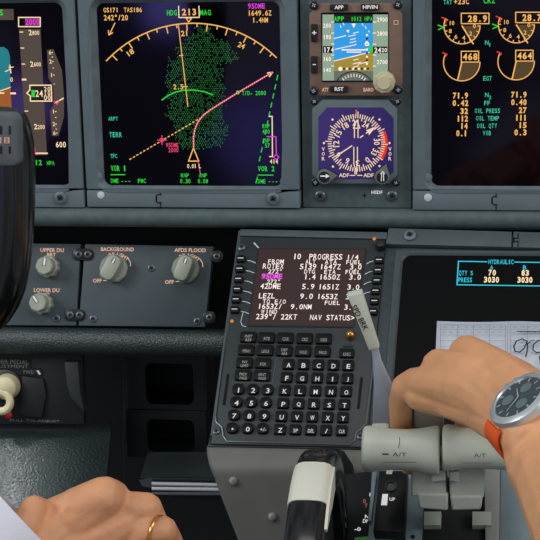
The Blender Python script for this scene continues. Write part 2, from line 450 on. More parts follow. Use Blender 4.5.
for x, y in ((20, 32), (21, 48), (22, 64), (25, 111)): s.sline(f, [(x, y), (x+3, y)], 1, E_WHT)
for y in (79.5,): s.sline(f, [(22.5, y), (26, y)], 1.8, E_WHT)
s.sline(f, [(11, 93.3), (15.5, 93.3)], 1.9, E_WHT); s.sline(f, [(-4, 93), (4, 93)], 1.4, E_WHT)
s.spoly(f, [(27, 93), (30, 90), (30, 85), (51.5, 85), (52, 101), (30.5, 101), (30.5, 96)], E_DRK, .0003)
s.sline(f, [(27, 93), (30, 90), (30, 85.2), (51.3, 85.2), (51.8, 101), (30.5, 101), (30.5, 96), (27, 93)], 1.2, E_WHT, .00045)
s.sbox(f, 31.5, 90, 35, 97, E_GRN, h=.0004)
s.text(f, '24', 35.5, 43, 93.5, 6.6, E_WHT); s.text(f, '20', 44, 50.5, 89, 4.3, E_WHT); s.text(f, '10', 44, 50.5, 93.2, 3, E_WHT); s.text(f, '00', 44, 50.8, 97.5, 4.8, E_WHT)
for t, x, y in (('6', 49.5, 52.5), ('2', 50, 61.5), ('1', 51, 75), ('1', 53, 111.5), ('2', 53.3, 124), ('6', 53.8, 133)):
    s.text(f, t, x-.5, x+1.8, y, 4, E_WHT); s.sline(f, [(x+2.4, y), (x+3.4, y)], .8, E_WHT)
for x, y in ((52, 57), (53, 68), (54, 84), (55.5, 117.5), (56, 129)): s.sline(f, [(x, y), (x+.8, y)], .8, E_WHT)
s.sline(f, [(55, 103), (63.5, 98.2)], 1.3, E_WHT); s.sline(f, [(54, 101.5), (57, 104), (59, 101)], 1.3, E_PNK, .0006)
s.text(f, '600', 56, 66, 144.5, 5.6, E_WHT)
s.sline(f, [(35, 148), (35.3, 154), (37.5, 154.3)], 1, E_PNK, .0006); s.sline(f, [(36, 153.2), (47.5, 153.2)], 1.4, E_WHT)
s.text(f, '12', 35, 42, 162.5, 5.2, E_GRN); s.text(f, 'HPA', 47, 54.5, 163, 4.2, E_GRN)
s.sline(f, [(10, 65), (11, 73)], 1.1, E_WHT); s.sline(f, [(5.5, 71.5), (10.5, 69.3)], .9, E_WHT); s.sline(f, [(9, 67.5), (13.5, 67)], .9, E_WHT)
s.text(f, '0', 10.3, 13, 79.5, 4.5, E_WHT)
s.done('symbology', pfd_s)

# ---- ND symbology
s = MB()
s.text(f, 'GS171', 103.5, 118.5, 10, 4.6, E_AMB); s.text(f, 'TAS186', 124, 142, 9.8, 4.6, E_AMB); s.text(f, '242°/20', 104, 128, 17.6, 5.4, E_AMB)
s.sline(f, [(115, 23), (109.5, 34.5)], 1, E_AMB); s.sline(f, [(108.5, 30.5), (109, 35), (112.8, 32.5)], 1, E_AMB)
s.text(f, 'HDG', 167, 177, 12.7, 5.4, E_GRN); s.text(f, 'MAG', 200, 211, 12.5, 5.4, E_GRN)
s.sline(f, [(178.7, 6), (179, 17.5), (199.3, 17.3), (199, 6)], 1, E_WHT); s.text(f, '213', 182, 196.5, 12, 6.6, E_AMB, bold=.03)
s.sline(f, [(186, 18), (188.8, 22), (191.8, 18), (186, 18)], 1, E_AMB)
cx, cy, R0 = 193, 141.6, 118.4
s.sarc(f, cx, cy, R0, 137, 45.2, 1.15, E_AMB, n=60)
for hdg in range(165, 260, 5):
    a = 90-(hdg-213); L = 7 if hdg % 10 == 0 else 3.4
    if a > 137 or a < 46: continue
    ca, sa = math.cos(math.radians(a)), math.sin(math.radians(a))
    s.sline(f, [(cx+R0*ca, cy-R0*sa), (cx+(R0-L)*ca, cy-(R0-L)*sa)], 1.1, E_AMB)
s.text(f, '21', 181, 187.3, 33.3, 5.4, E_AMB, ang=.05); s.text(f, '24', 238, 245, 45.4, 5.4, E_AMB, ang=-.45); s.text(f, '18', 127.2, 134, 52.3, 5.4, E_AMB, ang=.58)
s.sline(f, [(178.5, 25), (188, 106.5)], .9, E_AMB); s.text(f, '2.5', 173.5, 183.5, 86.8, 5.2, E_AMB); s.sline(f, [(183, 86.5), (187.5, 86.5)], .9, E_AMB); s.sline(f, [(179.5, 55.5), (183, 55)], .9, E_AMB)
s.sline(f, [(162, 100), (168, 95.5), (176, 91.8), (184, 90.2), (194, 90), (204, 91.5), (213, 94.8)], 1.2, E_GRN)
s.sline(f, [(193.7, 147), (193.6, 137), (195, 129), (198, 122), (203, 115.5), (210, 110), (238, 92.5), (272, 72.5)], 1.5, E_PNK, .00045)
s.sline(f, [(193.7, 147), (193.6, 137), (195, 129), (198, 122), (203, 115.5), (210, 110), (238, 92.5), (272, 72.5)], .6, E_WHT, .0006, dash=2.2)
s.sline(f, [(267.5, 73), (272.5, 72.3), (269.5, 76.5)], 1.2, E_WHT)
s.sline(f, [(129.5, 159.5), (203, 116.5)], 1, E_AMB, dash=3.9)
for a in range(0, 180, 45):
    r = 4.4 if a in (0, 90) else 2.2; ca, sa = math.cos(math.radians(a)), math.sin(math.radians(a)); s.sline(f, [(162-r*ca, 140-r*sa), (162+r*ca, 140+r*sa)], 1, E_PNK, .0006)
s.text(f, '95DME', 166, 178.5, 145, 4.3, E_PNK); s.text(f, '2000', 168.5, 178.5, 150, 4.3, E_PNK)
s.sline(f, [(193.5, 148), (188.7, 161), (198.8, 161), (193.5, 148)], 1.1, E_AMB); s.sline(f, [(198, 160), (200.5, 174)], .9, E_PNK)
s.text(f, '0.01 L', 187.3, 201, 166, 4.2, E_WHT)
s.text(f, 'ARPT', 108.5, 118, 118.6, 4, E_TEAL); s.text(f, 'TERR', 109.5, 122, 134.6, 5, E_TEAL); s.text(f, 'TFC', 110.5, 117.3, 156, 4.2, E_TEAL)
s.text(f, 'VOR 1', 111, 126, 168.2, 5.6, E_GRN, bold=.03); s.sline(f, [(111, 174.6), (125, 174.6)], .9, E_GRN); s.text(f, 'DME', 111, 118.7, 180.7, 4.2, E_GRN, bold=.04); s.text(f, '---', 121, 131, 180.7, 1.2, E_GRN)
s.text(f, 'FMC', 138, 146, 180.8, 4.2, E_GRN, bold=.04)
s.text(f, 'RNP', 181, 189, 175.3, 4, E_GRN, bold=.04); s.text(f, '0.30', 180.3, 190.5, 181, 4.2, E_GRN, bold=.04)
s.text(f, 'ANP', 199, 207, 175.3, 4, E_GRN, bold=.04); s.text(f, '0.08', 198, 208, 181, 4.2, E_GRN, bold=.04)
s.text(f, '95DME', 248, 265, 6, 5.3, E_MAG); s.text(f, '1649.6Z', 248, 271.5, 13, 5.2, E_AMB); s.text(f, '1.4NM', 252.5, 268, 20, 5, E_AMB)
s.sarc(f, 238, 92.3, 1.4, 0, 360, 1, E_GRN, n=10); s.text(f, 'T/D- 2000', 242, 266, 93, 4.3, E_GRN, bold=.03)
s.sline(f, [(277.8, 75), (258.5, 165)], 1, E_GRN, dash=9)
s.sline(f, [(257.5, 177), (256, 183)], 1, E_GRN)
s.sline(f, [(269, 116.3), (272.2, 116.3), (272.5, 156.5), (269.5, 156.5)], 1.1, E_WHT)
s.sline(f, [(267, 136.5), (276, 136.5), (276.5, 155)], 1.1, E_MAG, .0006); s.sline(f, [(276.3, 154.5), (279, 157), (276.3, 159.5), (273.5, 157), (276.3, 154.5)], 1, E_MAG, .0006)
for t, y in (('RNP', 126), ('400', 131.5), ('ANP', 140.5), ('57', 145.5)): s.text(f, t, 262.5 if len(t) > 2 else 265, 269.8, y, 4.2, E_GRN, bold=.04)
s.text(f, '414', 270, 278, 161.4, 4.4, E_WHT); s.text(f, 'VOR 2', 258, 274.5, 168.6, 5.2, E_GRN, bold=.03)
s.sline(f, [(258, 175), (273, 175)], .9, E_GRN); s.text(f, 'DME', 258, 265.5, 181.2, 4.2, E_GRN, bold=.05); s.text(f, '---', 268, 278, 181, 1.2, E_GRN)
blob = [(176, 62), (170, 56), (168, 75), (163, 80), (171, 95), (166, 117), (175, 122), (176, 138), (182, 149), (205, 148), (222, 146), (229, 128), (222, 115), (226, 90), (221, 76), (224, 60), (230, 64), (238, 58), (231, 44), (221, 39), (213, 44), (211, 25), (199, 25), (192, 35), (184, 42), (178, 50)]
def inside(x, y, P):
    c = False
    for i in range(len(P)):
        (x1, y1), (x2, y2) = P[i-1], P[i]
        if (y1 > y) != (y2 > y) and x < (x2-x1)*(y-y1)/(y2-y1)+x1: c = not c
    return c
y = 26.0; row = 0
while y < 150:
    x = 162 + (row % 2)*1.1
    while x < 240:
        jx, jy = x+random.uniform(-.25, .25), y+random.uniform(-.2, .2)
        if inside(jx+random.uniform(-3, 3), jy+random.uniform(-2, 2), blob) and random.random() < .86:
            s.sbox(f, jx-.5, jy-.62, jx+.5, jy+.62, E_DGRN if random.random() < .55 else E_DGRN2, h=.0001)
        x += 2.25
    y += 1.95; row += 1
s.done('symbology', nd_s)

# ---- engine display symbology
s = MB()
s.text(f, 'TAT', 443.5, 452, 2, 4.6, E_TEAL); s.text(f, '+23C', 454, 469, 1.5, 5.4, E_AMB); s.text(f, 'CRZ', 483.5, 495, .5, 5.6, E_GRN)
for dx, dy, n1, egt in ((0, 0, '28.9', '468'), (54.4, -1, '28.7', '464')):
    X = lambda a: a+dx
    Y_ = lambda a: a+dy
    cx, cy = 462+dx, 25.8+dy
    s.sarc(f, cx, cy, 18, 156, 360, 1, E_AMB, n=40)
    nd_a = -58
    s.spoly(f, [(cx, cy)]+[(cx+17.5*math.cos(math.radians(a)), cy-17.5*math.sin(math.radians(a))) for a in range(0, nd_a-1, -6)], E_SECT, .0002)
    s.sline(f, [(cx, cy), (cx+11.2, cy+18)], 1.3, E_AMB)
    for i in range(11):
        a = math.radians(-i*20.2); s.sline(f, [(cx+18*math.cos(a), cy-18*math.sin(a)), (cx+15.6*math.cos(a), cy-15.6*math.sin(a))], .9, E_AMB)
    for t, x, y in (('10', 451.6, 23), ('8', 450.3, 31), ('6', 455.9, 36.7), ('4', 463.8, 37.7), ('2', 470.7, 33.5), ('0', 474.4, 26)):
        wd = 2.7 if len(t) > 1 else 1.45; s.text(f, t, X(x)-wd, X(x)+wd, Y_(y), 4.2, E_AMB)
    s.sbox(f, X(461.3), Y_(13.2), X(489), Y_(23.6), E_AMB, 1, .0004); s.text(f, n1, X(468), X(487), Y_(18.6), 6.8, E_AMB, bold=.03)
    s.sline(f, [(X(441.8), Y_(17.3)), (X(446.2), Y_(19.3)), (X(445.6), Y_(23))], 1.2, E_RED)
    s.sline(f, [(X(438), Y_(25)), (X(443.6), Y_(27.3)), (X(438.4), Y_(29.6))], 1.1, E_GRN)
    cx, cy = 461.7+dx, 62.6+dy
    s.sarc(f, cx, cy, 18.2, 155, 362, 1, E_AMB, n=40)
    s.spoly(f, [(cx, cy)]+[(cx+17.7*math.cos(math.radians(a)), cy-17.7*math.sin(math.radians(a))) for a in range(0, -103, -6)], E_SECT, .0002)
    s.sline(f, [(cx, cy), (cx-4.1, cy+17.8)], 1.3, E_AMB)
    s.sbox(f, X(461.3), Y_(51.2), X(478.6), Y_(62), E_AMB, 1, .0004); s.text(f, egt, X(463), X(477.5), Y_(56.7), 6.8, E_AMB, bold=.03)
    s.sline(f, [(X(442.6), Y_(52.6)), (X(447), Y_(54.4)), (X(445.5), Y_(56.3))], 1.2, E_RED)
for t, a, b, c, d, y in (('71.9', 453, 468, '71.9', 511.2, 95.5), ('0.42', 452.6, 468.3, '0.40', 511.2, 103), ('32', 460.4, 468, '27', 518.8, 111), ('112', 456.8, 468, '111', 515.2, 118.6), ('14', 460.4, 467.6, '15', 518.4, 126), ('0.1', 456.3, 467, '0.3', 514.3, 133.2)):
    s.text(f, t, a, b, y, 5.9, E_AMB, bold=.035); s.text(f, c, d, 526.6, y-.9, 5.9, E_AMB, bold=.035)
for t, a, b, y in (('EGT', 483.3, 491.8, 78.3), ('FF', 484.2, 490, 103), ('OIL PRESS', 474.8, 500, 110.7), ('OIL TEMP', 476, 499, 118.2), ('OIL QTY', 477, 497, 125.7), ('VIB', 483, 491, 133)):
    s.text(f, t, a, b, y, 4.5, E_TEAL, bold=.03)
for y in (42.5, 94.8): s.text(f, 'N', 485, 488.6, y, 4.6, E_TEAL, bold=.03)
s.text(f, '1', 489, 490.6, 44.7, 3.8, E_TEAL); s.text(f, '2', 489, 491.2, 97.3, 3.8, E_TEAL)
s.done('symbology', ed_s)

# ================================================================= STANDBY DISPLAY
pm = FM.off(-.002)
mb = MB(); k = FM.k(356, 100)
uu0 = FM.uv(301.3, 100)[0]; uu1 = FM.uv(411.5, 100)[0]; vb = FM.uv(356, 208)[1]
mb.slab(FM, rr(uu0, vb, uu1, .25, .001), -.02, -.001, PANELG, bev=.0006)
mpl = mb.done('mounting_plate'); tag(mpl, 'greenish grey mounting plate carrying the standby display and the compass dial', 'panel')
for x, y, r in ((320.3, 195.8, 5.4), (392.3, 195.8, 5.4)): screw(mpl, FM, x, y, r, STEEL, -.001, 'plate_screw')
mb = MB(); mb.text(FM, 'HSDF', 371.5, 382.5, 192.3, 3.4, LEGEND, 0); mb.sline(FM, [(362.8, 195.5), (366.4, 195.5)], .8, GAP, -.0005); mb.sline(FM, [(364.6, 193.5), (364.6, 197.5)], .8, GAP, -.0005); mb.done('legend', mpl)
h0 = -.001; H1 = .007
sb = thing('standby_display', 'small square standby attitude display with brown bezel, blue sky and ochre ground', 'display', FM.w(356, 95, 0))
F1 = FM.off(H1)
out = pl(FM, [(319, 3), (393, 3), (402.5, 14), (403, 84), (395, 96), (319, 96), (309.5, 87), (309, 14)], H1)
inn = pl(FM, [(322, 13), (354, 13), (388, 13), (388, 48), (388.5, 81.5), (354, 81.5), (322, 81.5), (322, 48)], H1)
inn2 = lambda i=0: [inn(i)[q] for q in (0, 2, 3, 4, 6, 6, 7, 0)]
mb = MB()
mb.slab(FM, out, h0, H1-.0005, BROWN, bev=.0012); mb.done('bezel', sb)
mb = MB(); mb.slab(F1, rrp(F1, 321.2, 12.2, 389, 82.2, 2), -.0008, -.0002, BLACK); mb.done('screen_surround', sb)
mb = MB(); mb.slab(F1, rrp(F1, 322, 13, 388.3, 81.5, 1), -.0003, .0001, SCREEN); ss = mb.done('screen', sb)
s = MB(); f = F1
s.sbox(f, 322.5, 14.5, 334, 80.5, E_STAPE); s.sbox(f, 373, 14.5, 388, 80.5, E_STAPE); s.sbox(f, 334, 14.5, 373, 23, E_DRK)
s.spoly(f, [(334, 23), (373, 23), (373, 51.5), (334, 61)], E_SKY); s.spoly(f, [(334, 61), (373, 51.5), (373, 71), (334, 71)], E_OCH)
s.sline(f, [(334, 61), (373, 51.5)], .8, E_PINKW, .0004)
s.sbox(f, 334, 71, 373, 80.5, mat('compass_strip_grey', (95, 105, 95), emis=1)); s.sarc(f, 354, 92, 20.5, 150, 30, 1, E_DRK, .0004, n=14)
for a in range(50, 140, 10): s.sline(f, [(354+18*math.cos(math.radians(a)), 92-18*math.sin(math.radians(a))), (354+15.5*math.cos(math.radians(a)), 92-15.5*math.sin(math.radians(a)))], .8, E_PINKW, .0005)
s.text(f, 'APP', 334.3, 344, 18.8, 5, E_GRN, bold=.03); s.text(f, '1012 HPA', 351, 372.5, 18.8, 4.4, E_GRN, bold=.03)
for y in (28, 39, 50, 61, 72): s.sline(f, [(331.5, y-6), (334, y-6)], .8, E_PINKW, .0004); s.sline(f, [(373, y-6), (376, y-6)], .8, E_PINKW, .0004)
for t, y in (('200', 25.5), ('190', 37), ('160', 59), ('140', 70)): s.text(f, t, 323.2, 331, y, 4.2, E_PINKW)
for t, y in (('2900', 19.5), ('2800', 33.5), ('2700', 62), ('2600', 76)): s.text(f, t, 377, 387.5, y, 4.2, E_PINKW)
s.sbox(f, 323, 46, 332.5, 53, E_DRK, h=.0005); s.text(f, '17', 323.6, 330, 49.8, 5.2, E_PINKW, .0008); s.text(f, '4', 331.2, 333.6, 49.8, 5, E_PINKW, .0008)
s.sbox(f, 370, 46.5, 387.5, 53, E_DRK, h=.0005); s.sbox(f, 369.5, 45.5, 373, 52.5, E_GRN, h=.0007); s.text(f, '24', 374.5, 381, 50, 5, E_PINKW, .0008); s.text(f, '20', 381.6, 387, 50, 4, E_PINKW, .0008)
for x, y, w_ in ((340, 37, 12), (356, 32.5, 5), (341, 48, 12), (352, 45.5, 9), (363, 63, 10), (353, 42, 6), (352, 35.5, 7), (353, 39, 5), (355, 56, 7), (356, 59.5, 5), (357, 63, 8), (356, 66.5, 5)):
    s.sline(f, [(x-w_/2, y+w_*.12), (x+w_/2, y-w_*.12)], .8, E_PINKW, .0004)
s.sline(f, [(342, 49.8), (366, 49.8)], 1.3, E_PINKW, .0005); s.sline(f, [(347, 52), (361, 52)], 1.1, E_PINKW, .0005)
s.spoly(f, [(351.5, 23.5), (356, 23.5), (353.8, 28)], E_PINKW, .0005); s.spoly(f, [(346, 30.5), (349.5, 29.5), (348.5, 33)], E_PINKW, .0005)
for x, y, a in ((341, 27.5, 60), (344, 25, 50), (363, 25.5, -50), (366, 28.5, -60), (369.5, 32, -30)): s.sline(f, [(x, y), (x-2.6*math.cos(math.radians(a))*.5, y-2.6*math.sin(math.radians(abs(a))))], .8, E_PINKW, .0005)
for i in range(9): s.sbox(f, 366, 34+i*3.6, 368, 36+i*3.6, E_DRK if i % 2 else E_PINKW, h=.0005)
for i in range(10): s.sbox(f, 340+i*3, 67.7, 342+i*3, 69.7, E_DRK if i % 2 else E_PINKW, h=.0005)
s.sarc(f, 367, 44, 1.6, 0, 360, 1.4, E_PINKW, .0006, n=8); s.sarc(f, 340.5, 68.8, 1.4, 0, 360, 1.4, E_PINKW, .0006, n=8)
s.done('symbology', ss)
for t, x0, y0, x1, y1 in (('APP', 330, 4.3, 348, 10.3), ('HP/IN', 361, 4, 379.5, 10), ('+', 311, 24, 317.5, 41.5), ('-', 311, 56, 317.5, 73), ('RST', 330, 86, 348.3, 92)):
    mb = MB(); mb.slab(F1, rrp(F1, x0, y0, x1, y1, 1), -.001, .0022, BLACK, bev=.0005); b = mb.done('button', sb)
    mb = MB(); ff = F1.off(.0023); xc = (x0+x1)/2; yc = (y0+y1)/2; w_ = 2.2 if len(t) == 1 else len(t)*1.5
    if t == '-': mb.sline(ff, [(xc-1.4, yc), (xc+1.4, yc)], .9, LEGEND, .0001)
    else: mb.text(ff, t, xc-w_, xc+w_, yc, 3.8 if len(t) > 1 else 4, LEGEND, .0001, bold=.03)
    mb.done('legend', b)
mb = MB(); mb.text(F1, 'ATT', 322, 328.5, 89.7, 3.8, LEGENDP, .0004, bold=.02); mb.text(F1, 'BARO', 363.5, 373.5, 89.7, 3.8, LEGENDP, .0004, bold=.02); mb.sbox(F1, 394, 20.5, 398, 24.3, LEGENDP, .5, .0004); mb.done('legend', sb)
kk = k
mb = MB(); mb.lathe(F1.w(384.5, 81.5, 0), FM.N, [(10.8*kk, 0), (10.8*kk, .006), (9.8*kk, .0072), (7.2*kk, .0075), (7*kk, .010), (6.2*kk, .011), (1*kk, .011)], CREAM, seg=40, flut=.02); mb.done('knob', sb)
for x, y in ((314, 5), (398, 4.5), (313.8, 90.5), (398.3, 89.5)): screw(sb, FM, x, y, 4.8, BLACK, 0.0065, 'screw', m2=STEELL)

# ================================================================= COMPASS DIAL (RMI)
rm = thing('radio_compass_indicator', 'round compass card with two needles behind violet glass, below the standby display', 'instrument', FM.w(356, 183, 0))
H2 = .006; F2 = FM.off(H2)
mb = MB(); mb.slab(FM, pl(FM, [(322, 100), (388, 100), (397.5, 109), (397.5, 175), (389, 184), (322, 184), (312, 175), (312, 109)], H2), h0, H2, PANEL, bev=.0012); mb.done('case', rm)
VIO = mat('violet_coated_glass', (40, 30, 98), .12, emis=0, spec=.5, noise_s=25, noise_a=.25)
mb = MB(); mb.slab(F2, pl(F2, [(327, 107.5), (383, 107.5), (393.5, 118), (393.5, 172), (384, 179), (329, 179), (318.5, 170), (318.5, 117)]), -.001, .0003, VIO); gl = mb.done('dial_face', rm)
s = MB(); f = F2.off(.0003); cx, cy = 356.5, 142.8
DI = mat('dial_cream_ink', (250, 218, 188), .5, emis=.85)
for i in range(72):
    a = math.radians(i*5+3); r0, r1 = (22.6, 28.5) if i % 2 == 0 else (25, 28.5)
    if i % 6 == 0: r0, r1 = 25, 31
    s.sline(f, [(cx+r0*math.sin(a), cy-r0*math.cos(a)), (cx+r1*math.sin(a), cy-r1*math.cos(a))], 1.0, DI, .0003)
for hd, t in ((210, '21'), (240, '24'), (300, '30'), (330, '33'), (0, '0'), (30, '3'), (60, '6'), (90, '9'), (120, '12'), (150, '15'), (180, '18')):
    a = math.radians(hd-213); x, y = cx+20.3*math.sin(a), cy-20.3*math.cos(a); wd = 3.2 if len(t) > 1 else 1.8
    s.text(f, t, x-wd, x+wd, y, 6, DI, .0003, bold=.015, ang=-a)
s.sarc(f, cx, cy, 28.6, 20, -32, 5, E_RED, .0002, n=18)
for x, y in ((332.5, 119.5), (379.5, 119.5), (324, 143), (389.5, 143), (333, 166.5), (379.5, 166)): s.sarc(f, x, y, .5, 0, 360, 1.2, DI, .0003, n=6)
s.sline(f, [(356.3, 110), (356.3, 116)], 1.2, mat('index_orange', (240, 130, 60), emis=.7), .0005); s.sline(f, [(356.3, 170), (356.3, 174)], 1.2, DI, .0005)
for x in (323.3, 390):
    for i, t in enumerate('VOR'): s.text(f, t, x-1.5, x+1.5, 149+i*4.8, 3.6, DI, .0003)
for x0, x1 in ((339, 349), (363.5, 373.5)): s.text(f, 'ADF', x0, x1, 175.2, 3.8, DI, .0003)
s.sline(f, [(350, 175.3), (355, 175.3)], .9, DI); s.sline(f, [(357.5, 175.3), (362, 175.3)], .9, DI)
s.done('compass_card', gl)
s = MB()
for dx in (-1.8, 1.8): s.sline(f, [(356.3+dx, 121.5), (356.3+dx, 137.5)], 1, DI, .0012); s.sline(f, [(355.7+dx, 147), (355.7+dx, 164)], 1, DI, .0012)
s.sline(f, [(353.5, 128), (357, 120), (360, 128), (353.5, 128)], 1, DI, .0012); s.sline(f, [(354, 164), (355.8, 170), (357.5, 164)], 1, DI, .0012)
s.done('double_needle', gl)
s = MB(); s.sline(f, [(360, 137.5), (372, 129)], 1.2, DI, .0018, dash=5); s.spoly(f, [(376.5, 126), (366, 130), (368.5, 132), (369, 135)], DI, .0018); s.sline(f, [(352, 145.5), (336, 156)], 1.2, DI, .0018); s.done('single_needle', gl)
KR = mat('selector_grey_green', (108, 116, 106), .45)
for x, y, tx, ty, ang in ((324.8, 176, 337.5, 175, 0), (382.5, 176.3, 386.5, 163.5, 90)):
    c = Vector(F2.uv(x, y)); tp = Vector(F2.uv(tx, ty)); r = 7.6*kk; d = (tp-c); L = d.length; th = math.atan2(d.y, d.x); al = math.acos(min(1, r/L))
    def og(i=0, c=c, r=r, th=th, al=al, d=d):
        rr_ = r-i; pts = [(c.x+rr_*math.cos(th+al+(2*math.pi-2*al)*q/20), c.y+rr_*math.sin(th+al+(2*math.pi-2*al)*q/20)) for q in range(21)]
        t2 = c+d*(1-i/r*.8); return pts+[(t2.x, t2.y)]
    mb = MB(); mb.slab(F2, og, 0, .005, KR, bev=.0008); kb = mb.done('selector_knob', rm)
    mb = MB(); F3 = F2.off(.005); cc = F2.p(c.x, c.y, .0052)
    mb.lathe(cc, FM.N, [(5.6*kk, 0), (5.6*kk, .0002)], BLACK, seg=24)
    if ang == 0: mb.sline(F3, [(x-4, y), (x+3, y)], 1.4, LEGEND, .0006); mb.spoly(F3, [(x+1, y-2.3), (x+5, y), (x+1, y+2.3)], LEGEND, .0006)
    else: mb.sline(F3, [(x-1.3, y+4.5), (x-.6, y-3.5)], .8, LEGEND, .0006); mb.sline(F3, [(x+1.2, y+4.5), (x+1, y-3.5)], .8, LEGEND, .0006); mb.sline(F3, [(x-2, y-2.5), (x+.3, y-5), (x+2.4, y-2.5)], .8, LEGEND, .0006)
    mb.done('arrow_mark', kb)
for x, y in ((314.5, 101), (397.5, 101), (315.5, 182), (396, 182.3)): screw(rm, FM, x, y, 4.2, BLACK, .004, 'screw', m2=STEELL)

# ================================================================= DIMMER PANELS
def slabpx(parent, name, f, pts, h0, h1, m, bev=.0006, label=None, cat=None):
    mb = MB(); mb.slab(f, pl(f, pts, h1), h0, h1, m, bev=bev); o = mb.done(name, parent)
    if label: tag(o, label, cat)
    return o
dp1 = thing('dimmer_panel', 'small grey panel with two double knobs for the display units, beside the yoke', 'panel', FL.w(50, 325))
slabpx(dp1, 'plate', FL, [(-40, 242.5), (80.5, 244), (76, 325.5), (-40, 325)], -.01, 0, PANELD)
dp2 = thing('dimmer_panel', 'wide grey lighting panel with two big knobs and orange lettering left of the keypad unit', 'panel', FL.w(150, 325))
slabpx(dp2, 'plate', FL, [(85, 244), (213, 246.5), (205, 327), (78.5, 325.5)], -.01, 0, PANELD)
def legend(par, f, items, m=LEGENDP):
    arc = MB(); nn = 0
    for it in items:
        one = len(it) < 6 and isinstance(it[0], str)
        mb = MB() if one else arc; nn += 0 if one else 1
        if len(it) == 4 and isinstance(it[0], list): mb.sline(f, it[0], it[1], m, .0004)
        else: mb.text(f, it[0], it[1], it[2], it[3], it[4], m, .0004, bold=.02, ang=it[5] if len(it) > 5 else 0)
        if one: mb.done('legend', par)
    if nn: arc.done('arc_legend', par)
legend(dp1, FL, [('UPPER DU', 40.5, 64, 250.2, 4), ('BRT', 47, 56, 254.8, 3.4), ('LOWER DU', 34, 59.5, 290.2, 4), ('BRT', 41, 50, 294.6, 3.4)])
bri = []
def arc_text(t, cx, cy, r, a0, a1, hp):
    out = []
    for i, ch in enumerate(t):
        a = a0+(a1-a0)*i/(len(t)-1); x, y = cx+r*math.sin(math.radians(a)), cy-r*.85*math.cos(math.radians(a)); wd = .6 if ch == 'I' else 1.6
        out.append((ch, x-wd, x+wd, y, hp, -math.radians(a)*.8))
    return out
legend(dp2, FL, [('BACKGROUND', 101, 134, 249.3, 4), ('OFF', 93, 101.8, 280.7, 4), ('AFDS FLOOD', 174.5, 206, 250.2, 4), ('OFF', 165, 174, 282, 4)])
legend(dp2, FL, arc_text('BRIGHT', 115.5, 267, 15, -20, 50, 3.6)+[([(128, 258), (130.3, 262), (130.6, 266)], .8, 0, 0), ([(103.5, 280.5), (106.5, 280.5)], .8, 0, 0)])
legend(dp2, FL, arc_text('BRIGHT', 187, 268, 15, -24, 48, 3.6)+[([(200, 259), (202.5, 263), (203, 267)], .8, 0, 0), ([(176, 281.5), (179, 281.5)], .8, 0, 0)])
def dbl_knob(par, x, y, tick):
    c = FL.w(x, y, 0); n = (FL.N+Vector((-.03, 0, 0))).normalized(); kk = FL.k(x, y)
    mb = MB(); mb.lathe(c, n, [(10.2*kk, 0), (10.2*kk, .0085), (9.2*kk, .0095), (8.2*kk, .0097)], KNOB, seg=36, flut=.05); b = mb.done('skirt_knob', par)
    mb = MB(); mb.lathe(c, n, [(8*kk, .0095), (8.6*kk, .010), (8.6*kk, .0185), (7.6*kk, .0198), (1*kk, .0198)], KNOB, seg=32, flut=.02); mb.done('cap_knob', par)
    mb = MB(); F = Fr(c+n*.0199, FL.U, FL.V); d = Vector((math.sin(tick), math.cos(tick))); q = Vector((d.y, -d.x))
    for o in (-1, 1):
        a = q*o*1.3*kk; mb.face([F.p(*(a+q*w_*.4*kk+d*l_*kk), 0) for w_, l_ in ((-1, -.5), (1, -.5), (1, 7.5), (-1, 7.5))], PRINT)
    mb.face([F.p(*(q*w_*kk+d*l_*kk), 0.0001) for w_, l_ in ((-1, .5), (1, .5), (1, 7.3), (-1, 7.3))], LEGEND)
    mb.done('pointer_mark', par)
dbl_knob(dp1, 50, 267, .12); dbl_knob(dp1, 43.5, 303.5, -.6)
def bar_knob(par, x, y, ang, sc=1):
    kk = FL.k(x, y)*sc; c = FL.w(x, y, 0); mb = MB()
    mb.lathe(c, FL.N, [(14*kk, 0), (14*kk, .003), (12.5*kk, .0045)], KNOB, seg=40, flut=.012)
    F = Fr(c+FL.N*.0, FL.U, FL.V)
    dv = Vector((math.sin(ang), math.cos(ang))); q = Vector((dv.y, -dv.x))
    def og(i=0):
        out = []
        for t in range(24):
            a = 2*math.pi*t/24; ca, sa = math.cos(a), math.sin(a)
            ca = math.copysign(abs(ca)**.6, ca); sa = math.copysign(abs(sa)**.6, sa)
            p = dv*sa*(13.3*kk-i)+q*ca*(8.2*kk-i); out.append((p.x, p.y))
        return out
    def og2(i=0): return [(a*.82, b*.82) for a, b in og(i)]
    mb.loft([[F.p(*p, .004) for p in og()], [F.p(*p, .014) for p in og()], [F.p(*p, .0165) for p in og(.001)], [F.p(*p, .0175) for p in og(.003)]], KNOB)
    b = mb.done('knob', par)
    mb = MB(); F = Fr(c+FL.N*.0176, FL.U, FL.V)
    mb.face([F.p(*(q*a*kk+dv*l*kk), 0) for a, l in ((-1.7, 5), (1.7, 5), (1.7, 10.2), (-1.7, 10.2))], PRINT)
    mb.face([F.p(*(q*a*kk+dv*l*kk), .0001) for a, l in ((-.8, 5), (.8, 5), (.8, 9.8), (-.8, 9.8))], LEGEND)
    mb.done('pointer_mark', b)
bar_knob(dp2, 114, 268.5, .5, .98); bar_knob(dp2, 186, 269, .35, .98)
for p_, x, y in ((dp1, 56.5, 318.5), (dp2, 93.3, 319), (dp2, 151.5, 268), (dp2, 197.5, 321.5)): screw(p_, FL, x, y, 3.8, STEEL, -.0008, 'screw')
